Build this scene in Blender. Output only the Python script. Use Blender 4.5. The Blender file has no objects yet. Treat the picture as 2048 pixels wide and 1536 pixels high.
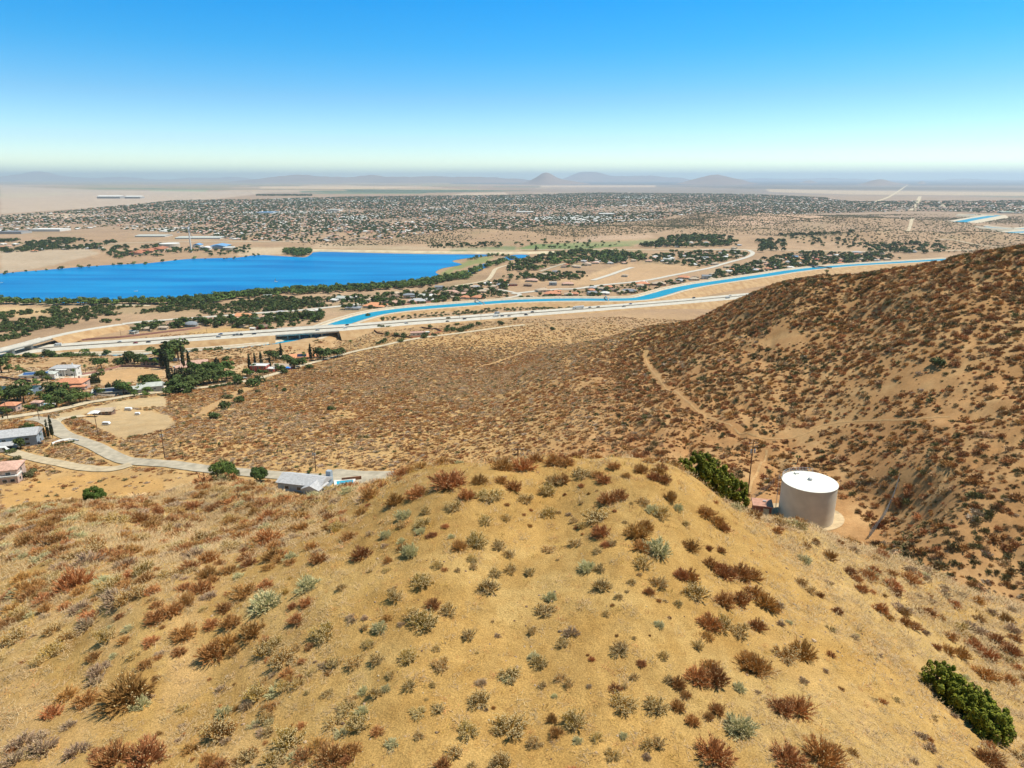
import bpy, math, random
import numpy as np
from mathutils import Vector, Matrix
R_ = math.radians
rng = np.random.default_rng(7)
random.seed(7)
C = bpy.context.scene.collection
S = bpy.context.scene

# ------------------------------------------------------------------ camera, sky, sun, exposure
F, PITCH, Z0 = 1384.0, R_(16.58), 200.0
cam_d = bpy.data.cameras.new('camera'); cam = bpy.data.objects.new('camera', cam_d); C.objects.link(cam)
cam_d.sensor_width = 36; cam_d.lens = 36*F/2048
cam_d.clip_start = 0.5; cam_d.clip_end = 200000
cam.location = (0, 0, Z0); cam.rotation_euler = (R_(90)-PITCH, 0, 0)
S.camera = cam
SUN_AZ, SUN_EL = R_(72), R_(62)          # azimuth clockwise from +Y
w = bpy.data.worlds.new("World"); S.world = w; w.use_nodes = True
nt = w.node_tree; nt.nodes.clear()
sky = nt.nodes.new('ShaderNodeTexSky'); sky.sky_type = 'NISHITA'; sky.sun_disc = False
sky.sun_elevation = SUN_EL; sky.sun_rotation = SUN_AZ
sky.altitude = 900; sky.air_density = 1.0; sky.dust_density = 0.2; sky.ozone_density = 1.5
hs = nt.nodes.new('ShaderNodeHueSaturation'); hs.inputs['Saturation'].default_value = 1.45
hs.inputs['Hue'].default_value = 0.488
hs.inputs['Value'].default_value = 1.0
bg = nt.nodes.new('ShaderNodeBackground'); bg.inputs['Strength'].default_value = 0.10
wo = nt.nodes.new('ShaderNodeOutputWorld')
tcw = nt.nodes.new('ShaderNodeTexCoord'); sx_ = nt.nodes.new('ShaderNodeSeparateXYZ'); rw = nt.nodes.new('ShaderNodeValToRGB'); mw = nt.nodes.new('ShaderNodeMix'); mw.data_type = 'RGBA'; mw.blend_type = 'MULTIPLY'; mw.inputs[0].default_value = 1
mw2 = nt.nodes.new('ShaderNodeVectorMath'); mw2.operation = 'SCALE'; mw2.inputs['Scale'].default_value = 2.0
el = rw.color_ramp.elements; stops = [(0, (.56, .78, .86)), (.02, (.70, .80, .86)), (.045, (.56, .66, .77)), (.10, (.41, .55, .67)), (.16, (.17, .54, .70)), (.215, (.05, .54, .74)), (.25, (.10, .50, .68)), (.36, (.32, .38, .40)), (.6, (.40, .36, .31)), (1, (.42, .37, .31))]  # stops above the frame are warmed and dimmed to take blue out of the fill light
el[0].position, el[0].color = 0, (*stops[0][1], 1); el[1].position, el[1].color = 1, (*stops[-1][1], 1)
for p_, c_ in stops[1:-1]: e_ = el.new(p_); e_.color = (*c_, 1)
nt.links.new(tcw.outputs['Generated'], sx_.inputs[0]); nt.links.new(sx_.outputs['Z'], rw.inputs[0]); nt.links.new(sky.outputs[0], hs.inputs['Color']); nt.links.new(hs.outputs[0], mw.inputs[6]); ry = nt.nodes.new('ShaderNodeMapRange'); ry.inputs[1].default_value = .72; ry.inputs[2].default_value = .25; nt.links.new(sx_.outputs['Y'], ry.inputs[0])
mb_ = nt.nodes.new('ShaderNodeMix'); mb_.data_type = 'RGBA'; mb_.inputs[7].default_value = (.50, .46, .38, 1); nt.links.new(ry.outputs[0], mb_.inputs[0]); nt.links.new(rw.outputs[0], mb_.inputs[6]); nt.links.new(mb_.outputs[2], mw.inputs[7])  # unseen sky beside and behind the camera set warm grey to warm the shadows
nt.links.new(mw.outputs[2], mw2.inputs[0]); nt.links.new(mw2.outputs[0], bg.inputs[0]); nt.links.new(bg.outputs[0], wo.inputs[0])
sd = bpy.data.lights.new('sun', 'SUN'); sd.energy = 4.7; sd.angle = R_(0.5); sd.color = (1, .93, .80)
so = bpy.data.objects.new('sun', sd); C.objects.link(so)
sdir = Vector((math.sin(SUN_AZ)*math.cos(SUN_EL), math.cos(SUN_AZ)*math.cos(SUN_EL), math.sin(SUN_EL)))
so.rotation_euler = sdir.to_track_quat('Z', 'Y').to_euler(); so.location = (300, 200, 900)
vs = S.view_settings; vs.view_transform = 'Standard'; vs.look = 'None'; vs.exposure = 0.25; vs.gamma = 1; vs.use_curve_mapping = False
S.cycles.max_bounces = 4; S.cycles.diffuse_bounces = 2; S.cycles.glossy_bounces = 2
S.cycles.transmission_bounces = 2; S.cycles.volume_bounces = 2; S.cycles.transparent_max_bounces = 8

# ------------------------------------------------------------------ projection helpers
CP, SP = math.cos(PITCH), math.sin(PITCH)
def ray(u, v):
    xv = (np.asarray(u, float)-1024)/F; yv = (np.asarray(v, float)-768)/F
    return xv, CP-yv*SP, -SP-yv*CP
def at_y(u, v, y):                      # point on the ray of a pixel at forward distance y
    dx, dy, dz = ray(u, v); t = y/dy
    return float(dx*t), float(y), float(dz*t)
def at_z(u, v, zc):                     # point on the ray at height zc relative to the camera
    dx, dy, dz = ray(u, v); t = zc/dz
    return float(dx*t), float(dy*t), float(zc)
def proj(x, y, z):
    zc = z-Z0
    d = y*CP-zc*SP; up = y*SP+zc*CP
    return 1024+F*x/d, 768-F*up/d

# ------------------------------------------------------------------ noise
def _hash(ix, iy, s):
    h = (ix.astype(np.int64)*374761393 + iy.astype(np.int64)*668265263 + s*1442695041) & 0xffffffff
    h = ((h ^ (h >> 13))*1274126177) & 0xffffffff
    return ((h ^ (h >> 16)) & 0xffff)/65535.0
def vnoise(x, y, s=0):
    ix = np.floor(x); iy = np.floor(y); fx = x-ix; fy = y-iy
    fx = fx*fx*fx*(fx*(fx*6-15)+10); fy = fy*fy*fy*(fy*(fy*6-15)+10)
    a = _hash(ix, iy, s); b = _hash(ix+1, iy, s); c = _hash(ix, iy+1, s); d = _hash(ix+1, iy+1, s)
    return (a+(b-a)*fx)*(1-fy)+(c+(d-c)*fx)*fy
def fbm(x, y, sc, o=4, s=0):
    v = 0; a = .5; n = 0
    for k in range(o):
        v = v+a*vnoise(x/sc*2**k+17.3*k, y/sc*2**k-9.1*k, s+k); n += a; a *= .5
    return v/n-.5
def sstep(a, b, x):
    t = np.clip((x-a)/(b-a), 0, 1); return t*t*(3-2*t)

# ------------------------------------------------------------------ terrain as a height function of azimuth and log distance
cps = []
def cy(u, v, y): cps.append(at_y(u, v, y))
def cz(u, v, zc): cps.append(at_z(u, v, zc))
def ch(az, r, zc): cps.append((r*math.sin(R_(az)), r*math.cos(R_(az)), zc))
# the bare hilltop
for u, v, y in [(1024,1536,14.6),(683,1536,14.9),(350,1536,15.8),(0,1536,17),(1366,1536,14.8),(1700,1536,15.6),(2048,1536,18.2),
    (1024,1370,17.7),(1024,1200,22.3),(1050,1080,26.7),(1100,1000,31),(1100,912,36.8),(950,925,37.5),(1250,918,37.2),(850,940,39),
    (700,1350,18.5),(400,1350,20.5),(150,1350,22),(0,1300,25.5),(300,1200,26),(0,1150,38),(430,1100,33.5),(200,1100,39),
    (650,1200,23),(750,1050,29.5),(600,1080,31),(650,1040,35),(0,1040,68),(200,1015,70),(430,966,76),(300,1000,70),(560,990,64),(700,985,50),(800,965,43),
    (550,1040,45),(400,1040,55),(1370,948,38.3),(1350,1200,22.5),(1500,1400,17.8),(1480,1022,37.5),(1400,1050,29.5),(1600,1300,21.5),(1620,1150,29),
    (1620,1050,38),(1700,1100,36),(1730,1096,40),(1870,1154,39),(2048,1219,39),(1800,1300,24.5),(1950,1400,23.5),(2048,1400,25),(1950,1250,33)]:
    cy(u, v, y)
for az in (-60,-30,0,30,60): ch(az, 4, -14.6); ch(az, 9, -14.8)
ch(-60,20,-20); ch(60,20,-19); ch(-60,60,-36); ch(-60,110,-62); ch(60,50,-34); ch(60,110,-66); ch(-60,200,-105); ch(60,240,-50); ch(60,400,-15)
# hidden backs of the hilltop
for az, l in {0:[(50,-27),(80,-54),(130,-86),(190,-106)], 8:[(50,-27),(80,-52),(130,-82),(190,-97)],
    20:[(58,-36),(100,-64),(145,-82)], 27:[(60,-37),(100,-65),(140,-80)], 33:[(68,-44),(92,-62),(125,-78)], 40:[(72,-46),(95,-62),(128,-77)],
    -8:[(60,-34),(90,-58),(130,-85),(190,-108)], -15:[(75,-44),(120,-80),(180,-107)], -24:[(110,-56),(150,-84),(200,-106)],
    -31:[(110,-56),(150,-82),(200,-104)], -38:[(120,-58),(165,-88),(220,-109)]}.items():
    for r, z in l: ch(az, r, z)
# valley floor, tank pad, opposite hill
for u, v, zc in [(700,960,-115),(820,965,-113),(1000,905,-107),(900,930,-110),(1100,900,-103),(500,946,-117.5),(240,912,-125),(100,960,-122),(0,1002,-119),
    (300,940,-121),(0,872,-128),(1560,990,-88),(1615,1035,-88),(1680,1030,-88),(1690,1055,-88),(1530,985,-88),(1740,1060,-86),(1500,985,-88.5),
    (1200,900,-98),(1300,880,-94),(1400,900,-91),(1500,930,-88.5),
    (400,850,-131),(500,800,-146),(300,800,-146),(200,840,-134),(280,850,-131.5),(120,850,-130),(800,800,-135),(1000,800,-120),(800,870,-118),(600,870,-123),(1200,800,-101),(1400,800,-90),(1300,700,-104),(1100,700,-126),
    (600,740,-166),(850,680,-179),(700,720,-171),(0,780,-146),(120,770,-152),(300,760,-157),(250,724,-179),(0,740,-172),(400,720,-174),(500,720,-177),(480,760,-162),
    (900,700,-172),(1000,660,-184),(1200,630,-186),(1400,608,-188),(1050,740,-148),(900,750,-150),(700,760,-155)]:
    cz(u, v, zc)
for u, v, y in [(2048,1205,118),(2048,1000,146),(2048,800,190),(2048,650,240),(2048,495,310),(1900,521,340),(1760,540,370),(1640,549,400),(1540,570,425),
    (1450,610,450),(1300,650,480),(1150,690,505),(1880,1120,131),(1850,1000,158),(1850,850,200),(1850,700,245),(1850,600,290),
    (1700,900,208),(1700,800,238),(1700,700,282),(1700,620,335),(1600,900,218),(1500,800,265),(1500,700,330),(1500,640,385),(1800,950,176),(1740,980,179)]:
    cy(u, v, y)
for az, l in {41:[(520,-75),(700,-140),(900,-188)], 33:[(520,-85),(680,-145),(880,-188)], 26:[(520,-95),(680,-152),(880,-188)], 20.6:[(560,-105),(700,-158),(880,-188)],
    17:[(570,-125),(730,-170)], 11:[(600,-138),(760,-176)], 5:[(620,-152),(800,-180)]}.items():
    for r, z in l: ch(az, r, z)
# canal and freeway bench, then the plain
for u, v in [(0,721),(200,716),(430,706),(580,690),(675,650),(837,617),(1024,602),(1274,599),(1474,561),(1800,525)]: cz(u, v, -192.5)
for u, v in [(0,708),(200,690),(400,676),(556,665),(720,653),(1024,628),(1349,605),(1499,591)]: cz(u, v, -190)
for az in (-60,-42,-30,-18,-6,6,18,30,42,60): ch(az, 1150, -199); ch(az, 1500, -200); ch(az, 3000,-200)
ch(-60,400,-145); ch(-60,700,-180); ch(60,600,-120); ch(60,900,-190)
cps = np.array(cps)
KA = 2.6
def feat(x, y):
    r = np.hypot(x, y); a = np.arctan2(x, y)
    return KA*np.clip(a, -R_(60), R_(60)), np.log(np.clip(r, 4, 3000))
pa, pl = feat(cps[:, 0], cps[:, 1])
def ker(d2): return np.sqrt(d2+0.02)
N = len(cps)
K = ker((pa[:, None]-pa)**2+(pl[:, None]-pl)**2) + 0*np.eye(N)
Pm = np.stack([np.ones(N), pa, pl], 1)
A = np.block([[K-0.0*np.eye(N), Pm], [Pm.T, np.zeros((3, 3))]])
A[:N, :N] -= np.eye(N)*0.004
wts = np.linalg.solve(A, np.concatenate([cps[:, 2], np.zeros(3)]))
AZV = np.concatenate([np.arange(-180, -60, 4.), np.arange(-60, -44, .5), np.arange(-44, 44.01, .11), np.arange(44.5, 60.1, .5), np.arange(64, 181, 4.)])
LRV = np.linspace(math.log(3.5), math.log(90000), 900)
def rbf(a, l):
    out = np.full(a.shape, 0.)
    af, lf = a.ravel(), l.ravel(); o = np.empty(af.size)
    for i in range(0, af.size, 60000):
        s = slice(i, i+60000)
        o[s] = ker((af[s, None]-pa)**2+(lf[s, None]-pl)**2)@wts[:N]+wts[N]+wts[N+1]*af[s]+wts[N+2]*lf[s]
    return o.reshape(a.shape)
_a = np.clip(R_(1)*AZV, -R_(60), R_(60))*KA
_acore = np.unique(_a); _lcore = LRV[LRV < math.log(1700)]
Zc = rbf(*np.meshgrid(_acore, _lcore, indexing='ij'))
ZG = np.full((len(AZV), len(LRV)), -200.)
ZG[:, :len(_lcore)] = Zc[np.searchsorted(_acore, _a-1e-9).clip(0, len(_acore)-1)]
AA, LL = np.meshgrid(R_(1)*AZV, LRV, indexing='ij'); RR = np.exp(LL)
X = RR*np.sin(AA); Y = RR*np.cos(AA)
k = sstep(1000, 1180, RR); ZG = ZG*(1-k)-200*k
back = sstep(R_(70), R_(150), np.abs(AA)); avg = .5*(ZG+ZG[::-1]); ZG = ZG*(1-back)+avg*back
# relief: gullies and humps on the hills, small relief on the hilltop, none on the plain
rel = sstep(45, 120, RR)*(1-sstep(520, 900, RR))
rhill = sstep(R_(2), R_(16), AA)*sstep(110, 170, RR)*(1-sstep(430, 520, RR))
gn = fbm(X, Y, 60, 5, 3); rid = 1-np.abs(fbm(X+.4*Y, Y-.3*X, 38, 4, 11))*4
ZG += rel*(gn*2.4) + rhill*(-(np.clip(rid, 0, 1)**3)*3.0+1.0) + rel*fbm(X, Y, 7, 3, 5)*.7
ZG += (1-sstep(60, 110, RR))*(fbm(X, Y, 5, 4, 21)*.55+fbm(X, Y, .7, 3, 31)*.07)
# flat pads: tank yard
padc = at_z(1622, 1030, -88); PADX, PADY = padc[0]-1, padc[1]-2
dp = np.hypot(X-PADX, (Y-PADY)); kp = 1-sstep(14, 34, dp); ZG = ZG*(1-kp)+(-88)*kp
# low eroded hills far behind the lake, far desert swells
def bump(u, v, w_, d_, h):
    global ZG
    x0, y0, _ = at_z(u, v, -200); r0 = math.hypot(x0, y0)
    q = ((X-x0)/w_)**2+((Y-y0)/d_)**2
    ZG = ZG+np.exp(-q)*h*(1+1.6*fbm(X, Y, 160, 4, 41))
bump(1480,440,650,330,26); bump(1640,455,420,260,24); bump(1200,462,420,200,15); bump(900,468,420,130,9); bump(1750,480,350,120,14); bump(1950,480,420,160,18); bump(1880,455,400,160,14)
def catmull0(pts, n_=10):
    P_ = np.array(pts); out = []
    for a, b_ in zip(P_[:-1], P_[1:]): out += [a+(b_-a)*t/n_ for t in range(n_)]
    return np.array(out+[P_[-1]])
def corridor(pts, off, w0, w1):          # lower the ground under a graded corridor so nothing pokes through it
    global ZG
    c = catmull0(pts)
    for p in c:
        s = (np.abs(X-p[0]) < w1) & (np.abs(Y-p[1]) < w1) & (RR > 500)
        if not s.any(): continue
        d = np.hypot(X[s]-p[0], Y[s]-p[1]); k_ = 1-sstep(w0, w1, d); tgt = p[2]+off
        z = ZG[s]; ZG[s] = np.where(z > tgt, z*(1-k_)+tgt*k_, z)
CZ = 8.3
CAN = [(1905,518.5),(1800,525),(1700,531),(1640,536),(1580,543),(1536,550),(1474,559),(1399,570),(1349,580),(1324,587),(1299,594),(1274,598.5),(1224,600),(1124,600),(1024,603),(937,609),(837,617),(774,624),(737,631),(705,640),(675,650),(645,663),(612,676),(575,687),(520,696),(430,705),(325,712),(200,716.5),(95,719),(0,721),(-120,725)]
FW = [(-120,716.5,-190),(0,706,-189),(100,695.5,-188.5),(200,688.5,-188),(300,682,-187.2),(400,674.5,-186.2),(500,667.5,-185),(560,663.5,-184.4),(620,659.5,-184.2),(680,655.5,-184.4),(760,649,-185.5),(827,643.5,-186.8),(925,636.5,-188.2),(1024,629,-189),(1110,623,-189),(1199,616,-189),(1349,604,-189),(1440,596,-189),(1499,590.5,-189),(1600,581,-189)]
corridor([at_z(u, v, CZ-Z0) for u, v in CAN], -2.2, 34, 75)
corridor([at_z(*q) for q in FW], -1.5, 30, 70)
ZW = ZG+Z0
def zt(x, y):
    x = np.asarray(x, float); y = np.asarray(y, float)
    a = np.degrees(np.arctan2(x, y)); l = np.log(np.maximum(np.hypot(x, y), 3.51))
    i = np.clip(np.searchsorted(AZV, a, 'right')-1, 0, len(AZV)-2); fa = np.clip((a-AZV[i])/(AZV[i+1]-AZV[i]), 0, 1)
    q = (l-LRV[0])/(LRV[1]-LRV[0]); j = np.clip(np.floor(q).astype(int), 0, len(LRV)-2); fl = np.clip(q-j, 0, 1)
    return (ZW[i, j]*(1-fa)+ZW[i+1, j]*fa)*(1-fl)+(ZW[i, j+1]*(1-fa)+ZW[i+1, j+1]*fa)*fl
TS = np.exp(np.linspace(math.log(6), math.log(60000), 700))
def P(u, v):                            # pixel -> first hit with the ground
    dx, dy, dz = [float(q) for q in ray(u, v)]
    h = Z0+dz*TS-zt(dx*TS, dy*TS); b = np.nonzero(h < 0)[0]
    if len(b) == 0: return Vector((dx*TS[-1], dy*TS[-1], 0))
    i = max(b[0], 1); t0, t1 = TS[i-1], TS[i]
    for _ in range(14):
        tm = .5*(t0+t1)
        if Z0+dz*tm-zt(dx*tm, dy*tm) < 0: t1 = tm
        else: t0 = tm
    return Vector((dx*t1, dy*t1, float(zt(dx*t1, dy*t1))))
def ppm(p):                             # photo pixels per metre at a point
    return F/(p[1]*CP-(p[2]-Z0)*SP)
def inpoly(x, y, poly):
    x = np.asarray(x); y = np.asarray(y); c = np.zeros(x.shape, bool); n = len(poly)
    for i in range(n):
        x1, y1 = poly[i]; x2, y2 = poly[(i+1) % n]
        if y1 == y2: continue
        c ^= ((y1 > y) != (y2 > y)) & (x < (x2-x1)*(y-y1)/(y2-y1)+x1)
    return c
def catmull(pts, n=8, closed=False):
    pts = [Vector(p) for p in pts]; out = []; m = len(pts)
    rngi = range(m if closed else m-1)
    for i in rngi:
        if closed: p0, p1, p2, p3 = pts[i-1], pts[i], pts[(i+1) % m], pts[(i+2) % m]
        else: p0, p1, p2, p3 = pts[max(i-1, 0)], pts[i], pts[i+1], pts[min(i+2, m-1)]
        for k_ in range(n):
            t = k_/n
            out.append(.5*((2*p1)+(p2-p0)*t+(2*p0-5*p1+4*p2-p3)*t*t+(3*p1-p0-3*p2+p3)*t**3))
    if not closed: out.append(pts[-1])
    return out

# ------------------------------------------------------------------ materials
def mat(name, col, rough=.85, var=.12, scale=1.0, col2=None, bump=0, attr=None, rand=0, spec=.3, metal=0, coord='Object', emit=None):
    m = bpy.data.materials.new(name); m.use_nodes = True; n = m.node_tree; b = n.nodes['Principled BSDF']
    b.inputs['Roughness'].default_value = rough; b.inputs['Specular IOR Level'].default_value = spec; b.inputs['Metallic'].default_value = metal
    tc = n.nodes.new('ShaderNodeTexCoord'); no = n.nodes.new('ShaderNodeTexNoise'); no.inputs['Scale'].default_value = scale; no.inputs['Detail'].default_value = 5
    n.links.new(tc.outputs[coord], no.inputs['Vector'])
    mx = n.nodes.new('ShaderNodeMix'); mx.data_type = 'RGBA'
    c2 = col2 or tuple(c*(1-var*2) for c in col); c1 = col if col2 else tuple(min(1, c*(1+var*2)) for c in col)
    mx.inputs[6].default_value = (*c1, 1); mx.inputs[7].default_value = (*c2, 1)
    rp = n.nodes.new('ShaderNodeMapRange'); rp.inputs[1].default_value = .32; rp.inputs[2].default_value = .68
    n.links.new(no.outputs[0], rp.inputs[0])
    src = rp.outputs[0]
    if attr:
        at = n.nodes.new('ShaderNodeAttribute'); at.attribute_name = attr
        src = at.outputs['Fac']
    n.links.new(src, mx.inputs[0]); out = mx.outputs[2]
    if rand:
        oi = n.nodes.new('ShaderNodeObjectInfo'); h = n.nodes.new('ShaderNodeHueSaturation')
        r1 = n.nodes.new('ShaderNodeMapRange'); r1.inputs[3].default_value = 1-rand; r1.inputs[4].default_value = 1+rand
        n.links.new(oi.outputs['Random'], r1.inputs[0]); n.links.new(r1.outputs[0], h.inputs['Value'])
        ml = n.nodes.new('ShaderNodeMath'); ml.operation = 'MULTIPLY'; ml.inputs[1].default_value = 7.31
        fr = n.nodes.new('ShaderNodeMath'); fr.operation = 'FRACT'; r2 = n.nodes.new('ShaderNodeMapRange')
        r2.inputs[3].default_value = .5-.05*rand; r2.inputs[4].default_value = .5+.05*rand
        n.links.new(oi.outputs['Random'], ml.inputs[0]); n.links.new(ml.outputs[0], fr.inputs[0]); n.links.new(fr.outputs[0], r2.inputs[0]); n.links.new(r2.outputs[0], h.inputs['Hue'])
        n.links.new(out, h.inputs['Color']); out = h.outputs[0]
    n.links.new(out, b.inputs['Base Color'])
    if bump:
        bp = n.nodes.new('ShaderNodeBump'); bp.inputs['Strength'].default_value = bump; bp.inputs['Distance'].default_value = .05
        n.links.new(no.outputs[0], bp.inputs['Height']); n.links.new(bp.outputs[0], b.inputs['Normal'])
    return m

# ------------------------------------------------------------------ mesh builder
class MB:
    def __init__(s): s.v = []; s.f = []; s.t = []
    def add(s, vs, fs, tint=None):
        o = len(s.v); s.v += [tuple(q) for q in vs]; s.f += [tuple(o+i for i in f) for f in fs]
        if tint is not None: s.t += [tint]*len(fs)
    def box(s, c, d, rz=0, tint=None):
        x, y, z = d[0]/2, d[1]/2, d[2]/2; ca, sa = math.cos(rz), math.sin(rz)
        vs = [(c[0]+a*x*ca-b*y*sa, c[1]+a*x*sa+b*y*ca, c[2]+e*z) for e in (-1, 1) for a, b in ((-1,-1),(1,-1),(1,1),(-1,1))]
        s.add(vs, [(3,2,1,0),(4,5,6,7),(0,1,5,4),(1,2,6,5),(2,3,7,6),(3,0,4,7)], tint)
    def tube(s, p0, p1, r0, r1, n=8, cap=True, tint=None):
        p0, p1 = Vector(p0), Vector(p1); d = (p1-p0).normalized()
        a = d.orthogonal().normalized(); b = d.cross(a)
        vs = [p+(a*math.cos(2*math.pi*i/n)+b*math.sin(2*math.pi*i/n))*r for p, r in ((p0, r0), (p1, r1)) for i in range(n)]
        fs = [(i, (i+1) % n, n+(i+1) % n, n+i) for i in range(n)]
        if cap: fs += [tuple(range(n-1, -1, -1)), tuple(range(n, 2*n))]
        s.add(vs, fs, tint)
    def lathe(s, prof, n=24, c=(0, 0, 0), tint=None):
        vs = [(c[0]+r*math.cos(2*math.pi*i/n), c[1]+r*math.sin(2*math.pi*i/n), c[2]+z) for r, z in prof for i in range(n)]
        fs = [(k_*n+i, k_*n+(i+1) % n, (k_+1)*n+(i+1) % n, (k_+1)*n+i) for k_ in range(len(prof)-1) for i in range(n)]
        fs.append(tuple(range((len(prof)-1)*n, len(prof)*n)))
        s.add(vs, fs, tint)
    def mesh(s, name, m, smooth=False):
        me = bpy.data.meshes.new(name); me.from_pydata(s.v, [], s.f)
        if m: me.materials.append(m)
        if s.t:
            a = me.attributes.new('tint', 'FLOAT', 'FACE'); a.data.foreach_set('value', np.array(s.t, np.float32))
        if smooth: me.polygons.foreach_set('use_smooth', [True]*len(me.polygons))
        me.update(); return me
    def build(s, name, m, parent=None, loc=None, rz=0, smooth=False):
        o = bpy.data.objects.new(name, s.mesh(name, m, smooth)); C.objects.link(o)
        if parent: o.parent = parent
        if loc is not None: o.location = loc
        o.rotation_euler.z = rz
        return o
def tag(o, label=None, cat=None, group=None, kind=None):
    if label: o['label'] = label
    if cat: o['category'] = cat
    if group: o['group'] = group
    if kind: o['kind'] = kind
    return o
def empty(name, loc, rz=0, label=None, cat=None, group=None):
    o = bpy.data.objects.new(name, None); C.objects.link(o); o.location = loc; o.rotation_euler.z = rz; o.empty_display_size = .5
    return tag(o, label, cat, group)
def copy_tree(o, parent=None):
    c = o.copy(); C.objects.link(c); c.parent = parent
    for chd in KIDS.get(o.name, []): copy_tree(chd, c)
    return c
KIDS = {}
def note(o, *ch):
    KIDS[o.name] = list(ch); return o
def npmesh(name, V, Fc, m=None, cols=None, smooth=True):
    me = bpy.data.meshes.new(name); V = np.asarray(V, np.float32); Fc = np.asarray(Fc, np.int32); k_ = Fc.shape[1]
    me.vertices.add(len(V)); me.vertices.foreach_set('co', V.ravel())
    me.loops.add(Fc.size); me.loops.foreach_set('vertex_index', Fc.ravel())
    me.polygons.add(len(Fc)); me.polygons.foreach_set('loop_start', np.arange(0, Fc.size, k_, dtype=np.int32))
    me.polygons.foreach_set('loop_total', np.full(len(Fc), k_, np.int32))
    if smooth: me.polygons.foreach_set('use_smooth', np.ones(len(Fc), bool))
    me.update(calc_edges=True)
    if cols is not None:
        a = me.color_attributes.new('soil', 'FLOAT_COLOR', 'POINT')
        a.data.foreach_set('color', np.concatenate([cols, np.ones((len(cols), 1))], 1).astype(np.float32).ravel())
    if m: me.materials.append(m)
    return me

# ------------------------------------------------------------------ ground: one sheet, soil colours of its own
na, nl = ZW.shape
q_ = (np.arange(na-1)[:, None]*nl+np.arange(nl-1)[None, :]).reshape(-1)
Fq = np.stack([q_, q_+nl, q_+nl+1, q_+1], -1)
def wpoly(px, zc=None):                 # photo outline -> outline on the ground
    out = []
    for u, v in px:
        p = P(u, v) if zc is None else at_z(u, v, zc); out.append((p[0], p[1]))
    return out
col = np.empty(X.shape+(3,))
def setc(c): col[:] = c
def mixc(k_, c):
    global col
    k_ = np.clip(k_, 0, 1)[..., None]; col = col*(1-k_)+np.array(c)*k_
n1 = fbm(X, Y, 6, 4, 61); n2 = fbm(X, Y, 1.3, 4, 62); n3 = fbm(X, Y, 40, 4, 63); n4 = fbm(X, Y, 260, 4, 64)
setc((.465, .285, .095))
mixc(sstep(-.05, .2, n1)*.7, (.53, .36, .14)); mixc(sstep(.02, .3, n2)*.55, (.37, .205, .055)); mixc(sstep(.0, .2, fbm(X, Y, .35, 3, 65))*.3, (.33, .18, .05)); mixc(sstep(.05, .25, fbm(X, Y, 14, 4, 66))*.45, (.40, .235, .07))
# flanks: litter of dead grass, streaked downhill
str_ = fbm(X*1.0+Y*.55, Y*.25-X*.2, 1.6, 4, 71)
lf = sstep(-.28, -.52, AA)*(1-sstep(110, 150, RR)); rf = sstep(.30, .5, AA)*(1-sstep(60, 80, RR))
mixc(lf*sstep(-.12, .22, str_)*.75, (.52, .33, .14)); mixc(rf*sstep(-.05, .25, str_)*.5, (.52, .34, .14))
mid = sstep(75, 120, RR)
mixc(mid, (.42, .235, .10)); mixc(mid*sstep(-.1, .25, n1)*.6, (.53, .34, .16)); mixc(mid*sstep(.0, .3, n3)*.45, (.40, .20, .08)); mixc(mid*sstep(.0, .25, fbm(X, Y, 3, 3, 68))*.4, (.34, .18, .07))
cen = mid*sstep(R_(9), R_(-4), AA); cen = np.maximum(cen, sstep(380, 480, RR)*(1-sstep(R_(12), R_(20), AA)))
cen = np.maximum(cen, sstep(560, 650, RR)); mixc(cen*mid, (.50, .31, .13)); mixc(cen*mid*sstep(-.1, .25, n1)*.5, (.58, .38, .17)); mixc(cen*mid*sstep(0, .3, n3)*.4, (.47, .26, .095))
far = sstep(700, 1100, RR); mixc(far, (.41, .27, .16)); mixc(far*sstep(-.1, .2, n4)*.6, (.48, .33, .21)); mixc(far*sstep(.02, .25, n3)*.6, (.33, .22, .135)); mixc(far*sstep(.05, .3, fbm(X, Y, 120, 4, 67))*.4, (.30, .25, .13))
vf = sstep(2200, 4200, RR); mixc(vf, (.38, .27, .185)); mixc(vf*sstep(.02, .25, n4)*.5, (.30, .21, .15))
fx, fy = X/1500, Y/1500
fld = _hash(np.floor(fx*1.0+.3*np.floor(fy)), np.floor(fy*1.6), 5)
ff = sstep(8500, 10500, RR)
mixc(ff*.8*(fld > .70), (.27, .25, .13)); mixc(ff*.8*(fld < .22), (.58, .44, .30)); mixc(ff*.85*(fld > .93), (.12, .20, .12))
mixc(ff*sstep(.0, .3, fbm(X, Y, 5000, 3, 77))*.5, (.30, .26, .22))
mixc(sstep(8500, 11000, RR)*sstep(R_(-6), R_(10), AA+.15*fbm(X, Y, 3000, 3, 78))*.8, (.22, .20, .19)); mixc(sstep(5200, 6500, RR)*sstep(R_(-4), R_(6), AA)*.35, (.34, .28, .24))
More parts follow.
